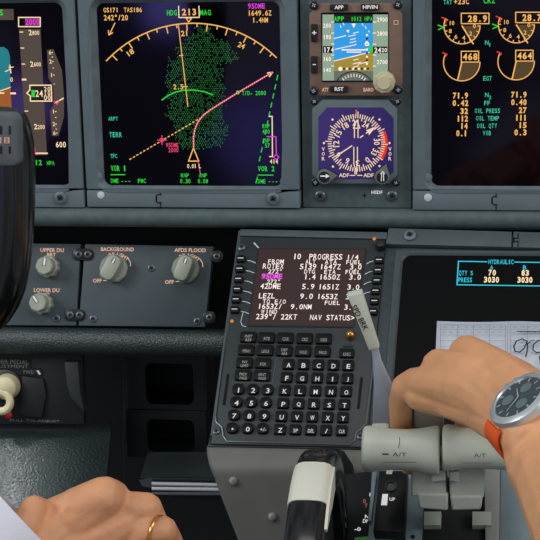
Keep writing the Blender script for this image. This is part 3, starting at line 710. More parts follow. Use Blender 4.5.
def clip(x, y, n, lab):
    o = thing('panel_fastener', lab, 'fastener', FL.w(x, y, 0)); x0 = x-(10 if n == 2 else 6.5); x1 = x+(10 if n == 2 else 6.5)
    mb = MB(); mb.slab(FL, rrp(FL, x0, y-6, x1, y+6, 5), -.006, .0018, BLACK, bev=.0006); mb.done('clip_base', o)
    for xx in ((x-4.6, x+4.6) if n == 2 else (x,)): screw(o, FL, xx, y, 3.6, STEEL, .0018, 'screw')
clip(83.3, 254.5, 2, 'black fastener clip at the top of the gap between the two lighting panels')
clip(75, 315, 2, 'black fastener clip at the bottom of the gap between the two lighting panels')
clip(217, 256.5, 1, 'black fastener at the upper right corner of the wide lighting panel')
clip(209.5, 317.5, 1, 'black fastener at the lower right corner of the wide lighting panel')
# padded lip
mb = MB(); cc = FL.w(110, 342, -.006); L = []
for x in (-.5, at(224, 340, -.02).x):
    lp = []
    for i in range(18):
        t = math.radians(-60+i*17); lp.append(Vector((x, cc.y-.012*math.cos(t), cc.z+.0135*math.sin(t))))
    lp += [Vector((x, cc.y+.03, cc.z+.006)), Vector((x, cc.y+.03, cc.z-.01))]
    L.append(lp)
mb.loft(L, RUBBER, cap0=True, cap1=True)
tag(mb.done('padded_edge'), 'black pebbled pad strip running below the grey lighting panels', 'padding')

# ================================================================= FOOTWELL AREA (left, dark)
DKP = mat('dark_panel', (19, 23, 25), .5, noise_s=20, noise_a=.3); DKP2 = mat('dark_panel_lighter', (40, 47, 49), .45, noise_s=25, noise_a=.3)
FW = Fr(at(60, 380, .0), (1, 0, 0), (0, .15, 1))
FW2 = Fr(at(60, 380, .03), (1, 0, 0), (0, 0, 1))
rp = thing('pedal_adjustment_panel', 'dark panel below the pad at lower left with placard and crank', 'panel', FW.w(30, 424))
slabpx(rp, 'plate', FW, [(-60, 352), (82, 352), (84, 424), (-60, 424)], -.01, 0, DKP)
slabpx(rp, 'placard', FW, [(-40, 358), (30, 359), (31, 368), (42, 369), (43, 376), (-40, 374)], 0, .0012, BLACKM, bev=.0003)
DIM = mat('worn_placard_ink', (120, 125, 120), .6)
for a_ in (('RUDDER PEDAL', -16, 29, 361.5, 4.2), ('ADJUSTMENT', -12, 28.5, 366.5, 4.2), ('AFT', -5, 3.5, 371.6, 3.6), ('FWD', 24, 34.5, 371.8, 3.6)):
    mb = MB(); mb.text(FW, *a_, DIM, .0016, bold=0); mb.done('placard_text', rp)
mb = MB(); mb.spoly(FW, [(36.5, 370), (39, 370), (41.5, 374), (39.5, 374.5)], DOT, .0016)
mb.done('placard_arrow', rp); mb = MB(); mb.text(FW, 'PULL TO ADJUST', 10, 60, 421, 3, DIM, .0006, bold=0); mb.done('placard_text', rp)
for x, y, w_ in ((28, 395, 17),):
    slabpx(rp, 'raised_cover', FW, [(22, 376), (43, 379), (46, 395), (42, 418), (20, 416)], 0, .004, DKP, bev=.001)
slabpx(rp, 'bracket', FW, [(64, 362), (78, 362), (80, 388), (84, 412), (70, 398), (66, 385)], 0, .012, DKP2, bev=.002)
cr_ = thing('crank_knob', 'cream ring-ended rudder crank knob below the placard', 'knob', FW.w(4, 410))
n = FW.N; kk = FW.k(5, 390)
mb = MB(); mb.lathe(FW.w(6, 385, 0), n, [(15*kk, 0), (15.5*kk, .003), (14*kk, .004)], DKP2, seg=30); mb.done('collar', cr_)
mb = MB(); mb.lathe(FW.w(8, 386, .003), n, [(12.5*kk, 0), (12.5*kk, .006), (11*kk, .012), (6*kk, .016), (1*kk, .017)], CREAM, seg=30); mb.done('knob_body', cr_)
mb = MB(); c = FW.w(1, 402, .018); L = []
ring_n = (n+Vector((0, 0, .1))).normalized(); a_ = Vector((1, 0, 0)); b_ = ring_n.cross(a_)
for i in range(28):
    t = 2*math.pi*i/28; d = a_*math.cos(t)+b_*math.sin(t); L.append([c+d*(9*kk+4*kk*math.cos(q))+ring_n*4*kk*math.sin(q) for q in [2*math.pi*j/10 for j in range(10)]])
mb.loft(L, CREAM, cyc=True); mb.done('ring_handle', cr_)
mb = MB(); mb.lathe(FW.w(9, 414.5, .006), n, [(3.6*kk, 0), (3.6*kk, .004), (1.5*kk, .006)], RED, seg=14); tag(mb.done('red_cap'), 'small red cap just below the cream crank knob', 'cap')
# big glossy slanted cover under the panel
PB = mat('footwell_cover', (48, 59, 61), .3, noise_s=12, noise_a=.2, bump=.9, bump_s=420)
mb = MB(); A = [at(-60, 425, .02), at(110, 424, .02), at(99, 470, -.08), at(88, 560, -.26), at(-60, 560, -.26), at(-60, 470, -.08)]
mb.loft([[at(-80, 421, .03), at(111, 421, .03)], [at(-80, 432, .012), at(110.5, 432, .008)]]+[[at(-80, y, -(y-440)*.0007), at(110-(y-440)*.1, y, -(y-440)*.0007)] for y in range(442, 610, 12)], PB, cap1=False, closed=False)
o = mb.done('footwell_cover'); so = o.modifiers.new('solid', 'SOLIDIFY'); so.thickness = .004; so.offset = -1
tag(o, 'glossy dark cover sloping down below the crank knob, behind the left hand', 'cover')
# dark bay with two rounded recesses
FB = Fr(at(170, 410, .06), (1, 0, 0), (0, 0, 1))
by = thing('footwell_bay', 'black bay wall with two rounded recesses, between the pad and chrome strip', 'panel', FB.w(170, 455))
def wallwith(x0, y0, x1, y1, a0, b0_, a1, b1_):
    mb = MB(); mb.ring(FB, rrp(FB, x0, y0, x1, y1, .5), rrp(FB, a0, b0_, a1, b1_, 6), -.04, 0, DKP, DKP, bev=.0005, cham=.0005); return mb
wallwith(126, 352, 206, 410, 146, 364, 193, 404).done('upper_frame', by)
wallwith(126, 410.4, 206, 458, 148, 420, 194, 452).done('lower_frame', by)
mb = MB(); mb.slab(FB, rrp(FB, 126, 352, 206, 458, 1), -.05, -.041, BLACKM); mb.done('back_plate', by)
mb = MB(); mb.tube([at(124.5, 350, .04), at(125.5, 545, .04)], .0016, DKP2, seg=8); tag(mb.done('vertical_rod'), 'thin dark vertical rod between the cover and the bay', 'rod')
mb = MB(); mb.loft([[at(148, 452, .03), at(232, 452, .03), at(232, 478, -.03), at(140, 478, -.03)], [at(148, 456, .04), at(232, 456, .04), at(232, 484, -.02), at(142, 484, -.02)]], DKP2, cap0=True, cap1=True, smooth=False)
tag(mb.done('ledge'), 'dark grey ledge just above the chrome strip', 'ledge')
st = thing('chrome_strip', 'ridged chrome strip left of the grey pedestal', 'strip', at(190, 495, -.04))
CH = mat('polished_strip', (225, 228, 230), .25, .35)
for y0, y1, m, r in ((479, 480.5, BLACK, 1), (483.5, 485, CH, 1), (488.5, 489.5, CH, 1), (493.5, 494, STEEL, 1)):
    mb = MB(); mb.tube([at(152, y0, -.04), at(232, y1, -.04)], [.0014*1.3, .0016*1.3], m, seg=10); mb.done('ridge', st)
mb = MB(); mb.loft([[at(150, 477, -.03), at(234, 478, -.03), at(234, 499, -.03), at(150, 497, -.03)], [at(150, 477, -.02), at(234, 478, -.02), at(234, 499, -.02), at(150, 497, -.02)]], BLACK, cap0=True, cap1=True, smooth=False); mb.done('backing', st)
mb = MB(); mb.loft([[at(139, 480, -.035), at(153, 477, -.035), at(153, 488, -.035), at(142, 486, -.035)], [at(139, 480, -.02), at(153, 477, -.02), at(153, 488, -.02), at(142, 486, -.02)]], STEEL, cap0=True, cap1=True, smooth=False); mb.done('end_bracket', st)

# ================================================================= FORWARD AISLE PANEL (slanted)
fp = MB(); FPD = mat('forward_panel_grey', (70, 80, 84), .5, noise_s=50, noise_a=.08)
fp.slab(FC, pl(FC, [(238, 229), (600, 236), (600, 500), (372, 470), (208, 447)]), -.03, -.002, FPD, bev=.0008)
o = fp.done('forward_panel'); tag(o, 'sloping grey panel that holds the keypad unit and the lower display', 'panel')
mb = MB(); mb.slab(FC, pl(FC, [(389, 230.5), (512, 234), (511.5, 249.5), (386, 246.5)]), -.001, .004, FPD, bev=.0006); ts = mb.done('cover_strip')
tag(ts, 'grey cover strip with one round fastener, above the lower display', 'strip'); screw(ts, FC, 410, 236, 6.2, PANEL2, .004, 'fastener')
mb = MB(); mb.slab(FC, pl(FC, [(513.5, 234), (600, 236.5), (600, 252), (513, 249.6)]), -.001, .004, FPD, bev=.0006); ts2 = mb.done('cover_strip'); tag(ts2, 'grey cover strip at the right edge, above the lower display and right of a seam', 'strip'); latch(ts2, FC, 518, 236, 249, .004)

# ---- lower display
ld = thing('lower_display', 'lower centre display, mostly black with a cyan hydraulic box, half covered by paper and hand', 'display', FC.w(470, 440))
u0, vt = FC.uv(401.5, 256); u1 = FC.uv(640, 300)[0]; vbm = FC.uv(450, 452)[1]; k = FC.k(450, 300)
sc0 = FC.uv(400, 300)[0]
mb = MB(); mb.ring(FC, rr(sc0-9*k, vbm-8*k, u1, vt+6*k, .002), rr(sc0, vbm, u1-.01, vt, 9*k, 6), -.01, .0025, mat('lower_bezel_grey', (62, 71, 74), .5, noise_s=60, noise_a=.08), bev=.0008, cham=2*k, hin=.0012); mb.done('bezel', ld)
mb = MB(); mb.slab(FC, rr(sc0-.001, vbm-.001, u1-.008, vt+.001, .003), -.003, 0.0005, mat('matte_screen_glass', (3, 3, 4), .35, spec=.12)); ls = mb.done('screen', ld)
s = MB(); f = FC.off(.0006)
s.sline(f, [(487, 262), (458.5, 261.5), (457, 285), (560, 286.5)], 1.2, E_CYAN); s.sline(f, [(514.5, 262.3), (560, 263)], 1.2, E_CYAN)
s.text(f, 'HYDRAULIC', 488.5, 513.5, 262.2, 4.5, E_CYAN, bold=.03); s.text(f, 'A', 490, 493.3, 267.8, 4.2, E_CYAN, bold=.03); s.text(f, 'B', 523, 526.3, 267.8, 4.2, E_CYAN, bold=.03)
s.text(f, 'QTY %', 459, 473, 273.3, 4.6, E_CYAN, bold=.03); s.text(f, 'PRESS', 458.5, 472, 280.2, 4.6, E_CYAN, bold=.03)
for t, a, b, y in (('70', 488.5, 496, 273), ('83', 521.5, 529, 273.2), ('3030', 484, 499, 280), ('3030', 517.5, 532.5, 280.2)): s.text(f, t, a, b, y, 5.8, E_WHT, bold=.04)
s.done('symbology', ls)
# ---- paper
FPp = FC.off(.0075)
pp = thing('paper_form', 'printed paper form with large black handwriting lying on the lower display', 'paper', FPp.w(500, 380))
def pgrid(x0, y0, x1, y1, n, fn):
    return
mb = MB(); L = []
for i in range(13):
    x = 437+i*14; hh = .0012*math.sin(i*.9)+(.0015 if i == 5 else 0)
    yt = 321+1.3*abs(math.sin(i*.55))*(.8)
    L.append([FPp.w(x, yt, hh), FPp.w(x-1.6, yt+36, hh*.5), FPp.w(x-4, 402, 0)])
mb.loft(L, PAPER, cap0=False, cap1=False, closed=False); sh = mb.done('sheet', pp); so = sh.modifiers.new('solid', 'SOLIDIFY'); so.thickness = .0003
s = MB(); f = FPp.off(.0024)
for x0, x1 in ((440.5, 505.5), (510.5, 570)):
    s.sbox(f, x0, 324.5, x1, 400, PRULE, .45, 0)
    for i, y in enumerate((329.5, 335, 340.5, 346, 352)): s.sline(f, [(x0, y), (x1, y)], .35, PRULE, 0)
    for i in range(9):
        xx = x0+3+i*7; s.sline(f, [(xx, 327), (xx+3.5, 327)], .6, PRULE, 0); s.sline(f, [(xx-1, 332.3), (xx+2, 332.3)], .5, PRULE, 0)
    for xx in (x0+17, x0+33, x0+49): s.sline(f, [(xx, 324.5), (xx, 352)], .35, PRULE, 0)
s.sline(f, [(508, 322), (506.8, 400)], .5, PRULE, 0)
s.done('printed_form', pp)
s = MB(); f = FPp.off(.0027)
s.sline(f, [(517, 331.3), (545, 331.8), (560, 332.5)], 1.1, INK, 0)
q = [(527.5, 341.5), (522, 338.8), (516.5, 341), (513.8, 346), (515, 351), (519.5, 352.3), (524, 348.5), (527, 342), (527.5, 347), (526.8, 353), (525.5, 356.5)]
s.sline(f, q, 1.3, INK, 0)
s.sline(f, [(545, 340), (538, 340.5), (533.2, 345), (533, 350), (537, 353), (543, 351), (547, 346), (545, 340)], 1.3, INK, 0); s.sline(f, [(527, 345), (531, 341), (534, 340)], 1, INK, 0); s.sline(f, [(539.5, 356), (541, 368)], 1.2, INK, 0)
s.done('handwriting', pp)

# ================================================================= CDU
cdu = thing('flight_management_keypad', 'keypad unit with brown lit text screen and rows of black letter keys', 'control unit', FC.w(290, 446))
FCf = FC.off(.004)
mb = MB(); mb.slab(FC, pl(FC, [(241, 236.5), (385.5, 240), (366.5, 447), (211, 443.5)], .004), -.004, .004, KPLATE, bev=.001); mb.done('body', cdu)
mb = MB(); mb.slab(FC, pl(FC, [(240.5, 229.5), (387.5, 232.5), (386.7, 239.5), (240, 236)], .004), -.004, .005, FPD, bev=.0008); mb.done('top_bar', cdu)
# screen surround and screen
SCQ = [(259.5, 249.8), (365.2, 250.2), (353, 326.5), (249.5, 325.3)]
mb = MB(); oq = pl(FCf, [(258, 248.4), (366.8, 248.8), (354.2, 328), (247.5, 326.6)])
mb.slab(FCf, oq, -.001, .0008, BLACK); mb.done('screen_surround', cdu)
mb = MB(); mb.slab(FCf, pl(FCf, SCQ), 0, .001, E_CRT); cs = mb.done('screen', cdu)
s = MB(); f = FCf.off(.0011); W = E_PINKW
def tx(t, a, b, y, h=5.6, m=W): s.text(f, t, a, b, y, h, m, .0003, bold=.01)
rows = [('10', 293.3, 301, 256.6, 5.6), ('PROGRESS', 309.3, 342.4, 257, 5.6), ('1/4', 346.8, 358.5, 257.4, 4.8),
 ('FROM', 267.8, 283.8, 261.6, 4.1), ('ALT', 305.6, 315.6, 261.9, 4.1), ('ATA', 325, 337, 262.2, 4.1), ('FUEL', 346, 361.6, 262.3, 4.1),
 ('ROTEX', 263, 283.8, 266.3, 5.2), ('5139', 300, 316.3, 266.7, 5.2), ('1647Z', 320, 340.8, 266.9, 5.2), ('3.0', 350, 361.6, 267.1, 5.2),
 ('272°', 268.4, 282.3, 271.6, 4.1), ('DTG', 304.3, 315, 271.8, 4.1), ('ETA', 324, 335.8, 272.1, 4.1), ('FUEL', 345.2, 360.7, 272.2, 4.1),
 ('1.4', 304.3, 315.6, 277, 5.2), ('1650Z', 319.4, 340.2, 277.2, 5.2), ('3.0', 349.3, 361, 277.3, 5.2),
 ('272°', 267.1, 280.4, 281.8, 4.1), ('42DME', 260.5, 280.7, 286.4, 5.2), ('5.9', 302.1, 314.4, 286.7, 5.2), ('1651Z', 318.5, 339, 287, 5.2), ('3.0', 347.4, 359.4, 287.3, 5.2),
 ('LEZL', 259, 275, 296, 5.2), ('9.0', 300.2, 313, 296.4, 5.2), ('1653Z', 317.2, 337.7, 296.7, 5.2), ('3.0', 346, 357.6, 297, 5.2),
 ('TO E/O', 262.7, 286, 301.7, 4.2), ('FUEL', 324.5, 340.2, 303, 4.1), ('1653Z/', 258, 282, 306.5, 5.2), ('9.0NM', 290.8, 311.6, 306.9, 5), ('3.0', 344.4, 356, 307.4, 5.2),
 ('WIND', 261.2, 277.2, 311.8, 4.1), ('239°/ 22KT', 256.1, 297, 316.9, 5.3), ('NAV STATUS>', 310, 354.4, 317.8, 5.3)]
for t, a, b, y, h in rows: tx(t, a, b, y, h)
s.spoly(f, [(261.6, 273.5), (282.8, 273.7), (282.3, 279.6), (260.8, 279.4)], mat('ink_dark_violet', (110, 28, 105), emis=1), .0002); s.text(f, '95DME', 262, 282.3, 276.5, 5, mat('ink_bright_magenta', (240, 95, 232), emis=1), .0004, bold=.01)
s.done('symbology', cs)
# keys
def key(px, py, w_, h_, t, rnd=False, th=3.9):
    mb = MB(); ff = FCf
    if rnd: mb.slab(ff, rrp(ff, px-w_/2, py-h_/2, px+w_/2, py+h_/2, min(w_, h_)*.46, 6), -.001, .0032, KEYB, bev=.0007)
    else: mb.slab(ff, rrp(ff, px-w_/2, py-h_/2, px+w_/2, py+h_/2, 1.6, 3), -.001, .0032, KEYB, bev=.0006)
    kb = mb.done('key', cdu); fk = ff.off(.0033); lm = MB()
    L = t.split('|')
    for i, tt in enumerate(L):
        wd = {1: 3.4, 2: 5.6, 3: 7.4, 4: 9, 5: 9.6}[len(tt)]*(th/3.9 if len(tt) == 1 else .82)*(1 if len(tt) < 2 or rnd or h_ < 9 else 1)
        if tt == 'I': wd = 1.1
        if tt == '.': lm.sarc(fk, px, py, .5, 0, 360, 1, LEGEND, .0001, n=6); continue
        yy = py if len(L) == 1 else py-1.9+3.8*i
        hp = th if len(tt) == 1 else (3.6 if len(L) == 1 and w_ < 14 else (3.0 if len(L) == 1 else 2.8))
        lm.text(fk, tt, px-wd/2, px+wd/2, yy, hp, LEGEND if len(tt) == 1 or w_ < 14 else LEG2, .0001, bold=.012 if len(tt) == 1 else .0)
    lm.done('legend', kb)
LEG2 = mat('dim_legend', (205, 203, 198), .5, emis=.45)
for t, x, y in (('INIT|REF', 248.6, 338.1), ('RTE', 266.9, 338.7), ('CLB', 285.5, 339), ('CRZ', 304.9, 339.5), ('DES', 323.9, 339.9), ('MENU', 246.4, 351), ('LEGS', 265.4, 351.4), ('DEP|ARR', 284.4, 351.8), ('HOLD', 303.4, 352.2), ('PROG', 322.8, 352.6), ('N1|LIMIT', 244.7, 363.8), ('FIX', 263.3, 364.2), ('PREV|PAGE', 243.3, 376.2), ('NEXT|PAGE', 262.3, 376.6)):
    key(x, y, 16, 10, t)
key(347, 354.3, 15, 8.5, 'EXEC')
mb = MB(); mb.slab(FCf, rrp(FCf, 343, 345.2, 353, 347.2, .5), 0, .001, BLACK); mb.done('exec_light', cdu)
letters = ['ABCDE', 'FGHIJ', 'KLMNO', 'PQRST', 'UVWXY', ['Z', 'SP', 'DEL', '/', 'CLR']]
for r in range(6):
    xl, xr = [(288.7, 348.5), (286.9, 347.8), (284.8, 346.4), (283.4, 344.6), (281.6, 343.2), (280.2, 341.8)][r]; yy = [365.2, 378.3, 391.3, 404.3, 417.3, 430.3][r]
    for c in range(5): key(xl+(xr-xl)*c/4, yy+c*.3, 11.6, 9.8, letters[r][c], th=4.6)
for r, row in enumerate((('1', '2', '3'), ('4', '5', '6'), ('7', '8', '9'), ('.', '0', '+/-'))):
    xl, xr = [(238.6, 267.9), (236.6, 266.1), (234.3, 264.4), (232.5, 263.1)][r]; yy = [390.2, 403, 416, 429][r]
    for c in range(3): key(xl+(xr-xl)*c/2, yy+c*.25, 11.8, 10.4, row[c], True, th=4.8)
ln = MB()
for i in range(6):
    for x, y in (((241.2-i*1.24), 259.9+i*10.2), ((379.3-i*1.17), 261.4+i*10.25)):
        mb = MB(); mb.slab(FCf, rrp(FCf, x-4.4, y-3.1, x+4.4, y+3.1, 1.5, 3), -.001, .003, KEYB, bev=.0006); kb = mb.done('line_select_key', cdu)
        mb = MB(); mb.sline(FCf, [(x-2.6, y), (x+2.6, y)], .9, LEGEND, .0032); mb.done('dash_mark', kb)
    x = 241.2-i*1.24; y = 259.9+i*10.2; ln.sline(FCf, [(x+6, y+.8), (x+10, y+1.4), (x+14.5, y+3.3)], .8, DOT, .0004)
    if i < 4:
        x = 379.3-i*1.17; y = 261.4+i*10.25; ln.sline(FCf, [(x-6, y), (x-9, y+.6), (x-13, y+2.8)], .8, DOT, .0004)
ln.sline(FCf, [(243, 313), (240.8, 322), (242.5, 326), (246, 327)], .7, DOT, .0004)
ln.sline(FCf, [(254, 243), (258.5, 248)], 1.3, DOT, .0004); ln.done('leader_lines', cdu)
ln = MB()
ln.sline(FCf, [(276.5, 358), (352, 359.5)], .4, STEEL, .0003); ln.sline(FCf, [(276.5, 358), (272, 383.5), (233, 382.5)], .5, STEEL, .0003); ln.done('engraved_lines', cdu)
for a, b in (((228, 374.5), (223.8, 405)), ((361.6, 378), (358.2, 409))):
    mb = MB(); A, B = FCf.w(*a), FCf.w(*b); mb.tube([A, B], [.0012, .0012], GAP, seg=8); mb.done('side_slot', cdu)
# bright raised rim line of the keypad
rim = [(225.6, 334), (215.3, 415.5), (216.3, 422), (222.2, 427.5), (223.3, 436), (227, 441.3), (290, 443), (350, 444.6), (354.6, 440), (356, 433), (361.5, 428.3), (366, 423), (372.5, 372), (374, 345)]
mb = MB(); P = [FCf.w(x, y, .0005) for x, y in rim]; mb.tube(P, [.00085]*len(P), STEEL, seg=8, up=FC.N); mb.done('rim_bead', cdu)
mb = MB(); mb.slab(FC, pl(FC, [(210, 436), (224, 437), (228, 443), (350, 446), (356, 438), (367, 439), (366, 450), (208, 447)]), -.003, .0015, BLACK, bev=.0005); mb.done('lower_edge', cdu)
for x, y, r in ((242, 247.5, 3.8), (216.5, 431.5, 3.6), (360.5, 436.5, 3.6)): screw(cdu, FC, x, y, r, STEEL, .004, 'screw')
mb = MB(); mb.lathe(FCf.w(381, 247, 0), FC.N, [(5.8*k, 0), (5.5*k, .004), (4*k, .006), (.5*k, .0063)], BLACK, seg=24); mb.done('brightness_knob', cdu)
mb = MB(); mb.lathe(FCf.w(351, 336.5, 0), FC.N, [(5*k, 0), (5*k, .003), (4.4*k, .005), (2.5*k, .0066), (.4*k, .0072)], GOLD, seg=24); mb.done('brass_stud', cdu)
AMB = mat('amber_lamp', (225, 135, 45), .4, emis=.8)
for x, y in ((232, 321.3), (374.3, 239)):
    mb = MB(); mb.lathe(FC.w(x, y, .0045), FC.N, [(1.9*k, 0), (1.6*k, .001), (.4*k, .0014)], AMB, seg=14); mb.done('amber_lamp', cdu)
for x, y in ((219.5, 418), (228, 407)): pass

# ================================================================= PEDESTAL
Y0 = FC.w(290, 447).y
rows = [(446, 207.5, 392, Y0+.006), (447.5, 206.8, 392, Y0+.001), (450, 206.8, 392, Y0-.004), (455, 207.2, 392, Y0-.009), (462, 208.5, 392, Y0-.015), (467, 210, 392, Y0-.018), (471, 211.5, 391, Y0-.0195), (476, 213.8, 390, Y0-.0198), (500, 222.5, 388, Y0-.0198), (560, 246, 384, Y0-.0198)]
mb = MB(); L = []
for y, xl, xr, Y in rows:
    a = at(xl+2.5, y, Y+.0); L.append([at(xl, y, Y+.05), at(xl, y, Y+.006), at(xl+.8, y, Y+.0018), a, at((xl+xr)/2, y, Y), at(xr, y, Y), at(xr, y, Y+.05)])
mb.loft(L, PEDG, cap0=True, cap1=True); pc = mb.done('control_pedestal'); tag(pc, 'tapering grey pedestal housing with a rolled top edge, under the keypad unit', 'pedestal')
FP = Fr(at(290, 500, Y0-.0198), (1, 0, 0), (0, 0, 1))
for x, y in ((233.5, 481), (272.5, 516.5)):
    mb = MB(); mb.lathe(FP.w(x, y, 0), (FP.N+Vector((.3, 0, 0))), [(4.2*k, -.001), (4.2*k, .0015), (3*k, .003), (.5*k, .0036)], PEDL, seg=18); b = mb.done('dome_screw', pc)
# trim wheel
tw = thing('trim_wheel', 'black trim wheel with a broad white band, in front of the grey pedestal', 'wheel', at(318, 600, -.40))
SH = -.395; ctr_top = at(314.5, 460, SH); RW = .125
cx_ = ctr_top.x; cz = ctr_top.z-RW; HWD = .0138
def wheel_ring(p0, p1, m, name, g=0, n=40):
    mb = MB(); L = []
    for i in range(n+1):
        ph = math.radians(p0+(p1-p0)*i/n); L2 = []
        for j in range(20):
            t = 2*math.pi*j/20; ca, sa = math.cos(t), math.sin(t)
            ca = math.copysign(abs(ca)**.55, ca); sa = math.copysign(abs(sa)**.55, sa)
            r = RW-.0125+sa*(.0125+g); L2.append(Vector((cx_+ca*(HWD+g), SH-math.sin(ph)*r, cz+math.cos(ph)*r)))
        L.append(L2)
    full = abs(p1-p0) >= 359
    if full: L = L[:-1]
    mb.loft(L, m, cyc=full, cap0=not full, cap1=not full); return mb.done(name, tw)
wheel_ring(0, 360, RIM, 'rim', n=72); wheel_ring(2, 23, WHITEP, 'white_band', .0006, n=14)
mb = MB(); L = []
for i in range(15):
    ph = math.radians(2+31*i/14); wr = .017*(1-max(0, (i-6)/8)*.8)
    L.append([Vector((cx_+HWD+.0009, SH-math.sin(ph)*r, cz+math.cos(ph)*r)) for r in (RW-.003, RW-.003-wr)]+[Vector((cx_+HWD-.001, SH-math.sin(ph)*r, cz+math.cos(ph)*r)) for r in (RW-.003-wr, RW-.003)])
mb.loft(L, WHITEP, cap0=True, cap1=True); mb.done('white_side_mark', tw)
mb = MB(); mb.lathe(Vector((cx_-.004, SH, cz)), (1, 0, 0), [(RW-.02, 0), (RW-.02, .008)], BLACKM, seg=48); mb.done('web', tw)
# housing arch behind wheel
mb = MB(); FH = Fr(at(320, 500, Y0-.031), (1, 0, 0), (0, 0, 1))
mb.slab(FH, pl(FH, [(290, 560), (296, 475), (303, 460), (313, 453.5), (330, 452), (343, 456), (352, 470), (357, 500), (358, 560)]), -.011, 0, BLACKM, bev=.004); o = mb.done('wheel_housing'); tag(o, 'matte black arched housing just behind the trim wheel', 'housing')

# quadrant surfaces
qp = thing('throttle_quadrant', 'sloping quadrant top with dark scale, green band and blue grey plates under the levers', 'quadrant', FQ.w(440, 560))
slabpx(qp, 'scale_plate', FQ, [(345, 474), (380, 470), (373, 575), (330, 575)], -.05, 0, BLACKM)
slabpx(qp, 'edge_rail', FQ, [(373.5, 468), (377.5, 468), (371.3, 521), (367.5, 521)], 0, .006, BLUEG, bev=.0006)
mb = MB(); PKL = mat('pink_legend', (215, 130, 115), .5, emis=.3)
mb.text(FQ, '0', 362.5, 366.5, 501.5, 4, PKL, .0008); mb.text(FQ, 'T', 364.5, 368, 506, 4, PKL, .0008); mb.text(FQ, 'N', 365, 369, 517, 3.6, LEGEND, .0008); mb.text(FQ, 'DN', 363, 369.5, 521.5, 3.6, LEGEND, .0008); mb.text(FQ, '-0', 354.5, 361, 529.5, 3.6, LEGEND, .0008); mb.text(FQ, '1', 369, 371, 495, 3.6, LEGEND, .0008)
mb.done('scale_legend', qp)
slabpx(qp, 'green_band', FQ, [(355, 537.5), (372, 536), (371, 547), (352, 547)], 0, .0008, GREENP, bev=0)
slabpx(qp, 'blue_plate', FQ, [(372, 468), (428, 468), (424, 575), (366, 575)], -.01, .002, BLUEG)
screw(qp, FQ, 413, 537, 2.2, BLACK, .002, 'screw')
slabpx(qp, 'lever_slot', FQ, [(424, 505), (489, 505), (489, 575), (421, 575)], -.02, .003, BLACKM)
slabpx(qp, 'slot_end', FQ, [(424, 511), (441, 511), (440, 525), (423.5, 525)], .002, .011, LEVERB, bev=.001)
slabpx(qp, 'slot_end', FQ, [(472, 511), (491, 511), (491, 525), (472, 525)], .002, .011, LEVERB, bev=.001)
slabpx(qp, 'side_rail', FQ, [(484, 468), (500, 468), (499, 575), (486, 575)], -.01, .008, PEDL, bev=.001)
slabpx(qp, 'blue_plate', FQ, [(500.5, 462), (532, 462), (534, 575), (499.5, 575)], -.01, .006, BLUEG)
slabpx(qp, 'dark_plate', FQ, [(532.5, 462), (600, 462), (600, 575), (534.5, 575)], -.02, .0, BLACKM)
bx = thing('detent_cover', 'glossy black cover with a white square mark, left of the thrust levers', 'cover', FQ.w(390, 533))
FQ2 = FQ.off(.016)
slabpx(bx, 'shell', FQ2, [(379, 470), (407, 470), (404, 533), (373, 531)], -.014, 0, BOXB, bev=.002)
slabpx(bx, 'white_mark', FQ2, [(382.5, 494), (388, 494), (387, 505), (381, 505)], 0, .0004, LEGEND, bev=0)
slabpx(bx, 'white_mark', FQ2, [(387, 469.5), (393, 469.5), (392, 474), (386, 474)], 0, .0004, WHITEP, bev=0)
mb = MB(); mb.text(FQ2, 'UP', 389.5, 395, 499.5, 3.4, LEGEND, .0005); mb.done('legend', bx)
mb = MB(); mb.lathe(FQ2.w(391, 486.5), FQ2.N, [(5.5*k, -.001), (5.5*k, .0012), (3.8*k, .0014), (3.4*k, .0002)], BLACK, seg=24); mb.done('button', bx)

# ================================================================= LEVERS
YG = -.335
def grip_prof(c, prof, m, name, par):
    kk = (at(c[0]+1, c[1], YG)-at(c[0], c[1], YG)).length
    mb = MB(); x0 = at(prof[0][0], c[1], YG); r0_ = 21.5; P = [(max(r0_*.94+(r-r0_)*1.15 if r > 5 else r, .3)*kk, at(x, c[1], YG).x-x0.x) for x, r in prof]
    mb.lathe(x0, (1, 0, 0), P, m, seg=44); return mb.done(name, par)
def box3(name, par, pts, Ya, Yb, m, bevel=.0015):
    mb = MB(); mb.loft([[at(x, y, Ya) for x, y in pts], [at(x, y, Ya)+Vector((0, Yb-Ya, 0)) for x, y in pts]], m, cap0=True, cap1=True, smooth=False); return mb.done(name, par, bevel=bevel)
tl1 = thing('thrust_lever', 'left thrust lever with pale spool grip marked A/T, right beside the black cover', 'lever', at(428, 520, -.33))
grip_prof((400, 448.5), [(362.5, .5), (362.5, 18), (363, 21.5), (365, 23.6), (369, 24.2), (376, 23.4), (390, 22), (405, 21.8), (418, 22.6), (429, 24.4), (435, 25.6), (438.2, 25), (439.8, 22), (440, .5)], LEVER, 'grip', tl1)
tl2 = thing('thrust_lever', 'right thrust lever with pale spool grip, in the palm of the hand', 'lever', at(465, 520, -.33))
grip_prof((475, 447.5), [(442, .5), (442.2, 20), (443.5, 23.5), (447, 24.6), (452, 24), (462, 22), (480, 21.2), (500, 22), (515, 23.5), (519, 22), (520, .5)], LEVER, 'grip', tl2)
box3('arm', tl1, [(411, 462), (446, 462), (446, 497), (411, 497)], YG+.0, YG+.035, LEVERB); box3('arm_foot', tl1, [(417, 494), (448, 494), (448, 511), (419, 509)], YG-.002, YG+.035, LEVERB)
box3('arm', tl2, [(448.5, 462), (486, 462), (484, 498), (450, 498)], YG+.0, YG+.035, LEVERB); box3('arm_foot', tl2, [(450, 496), (483, 496), (481, 510), (452, 511)], YG-.002, YG+.035, LEVERB)
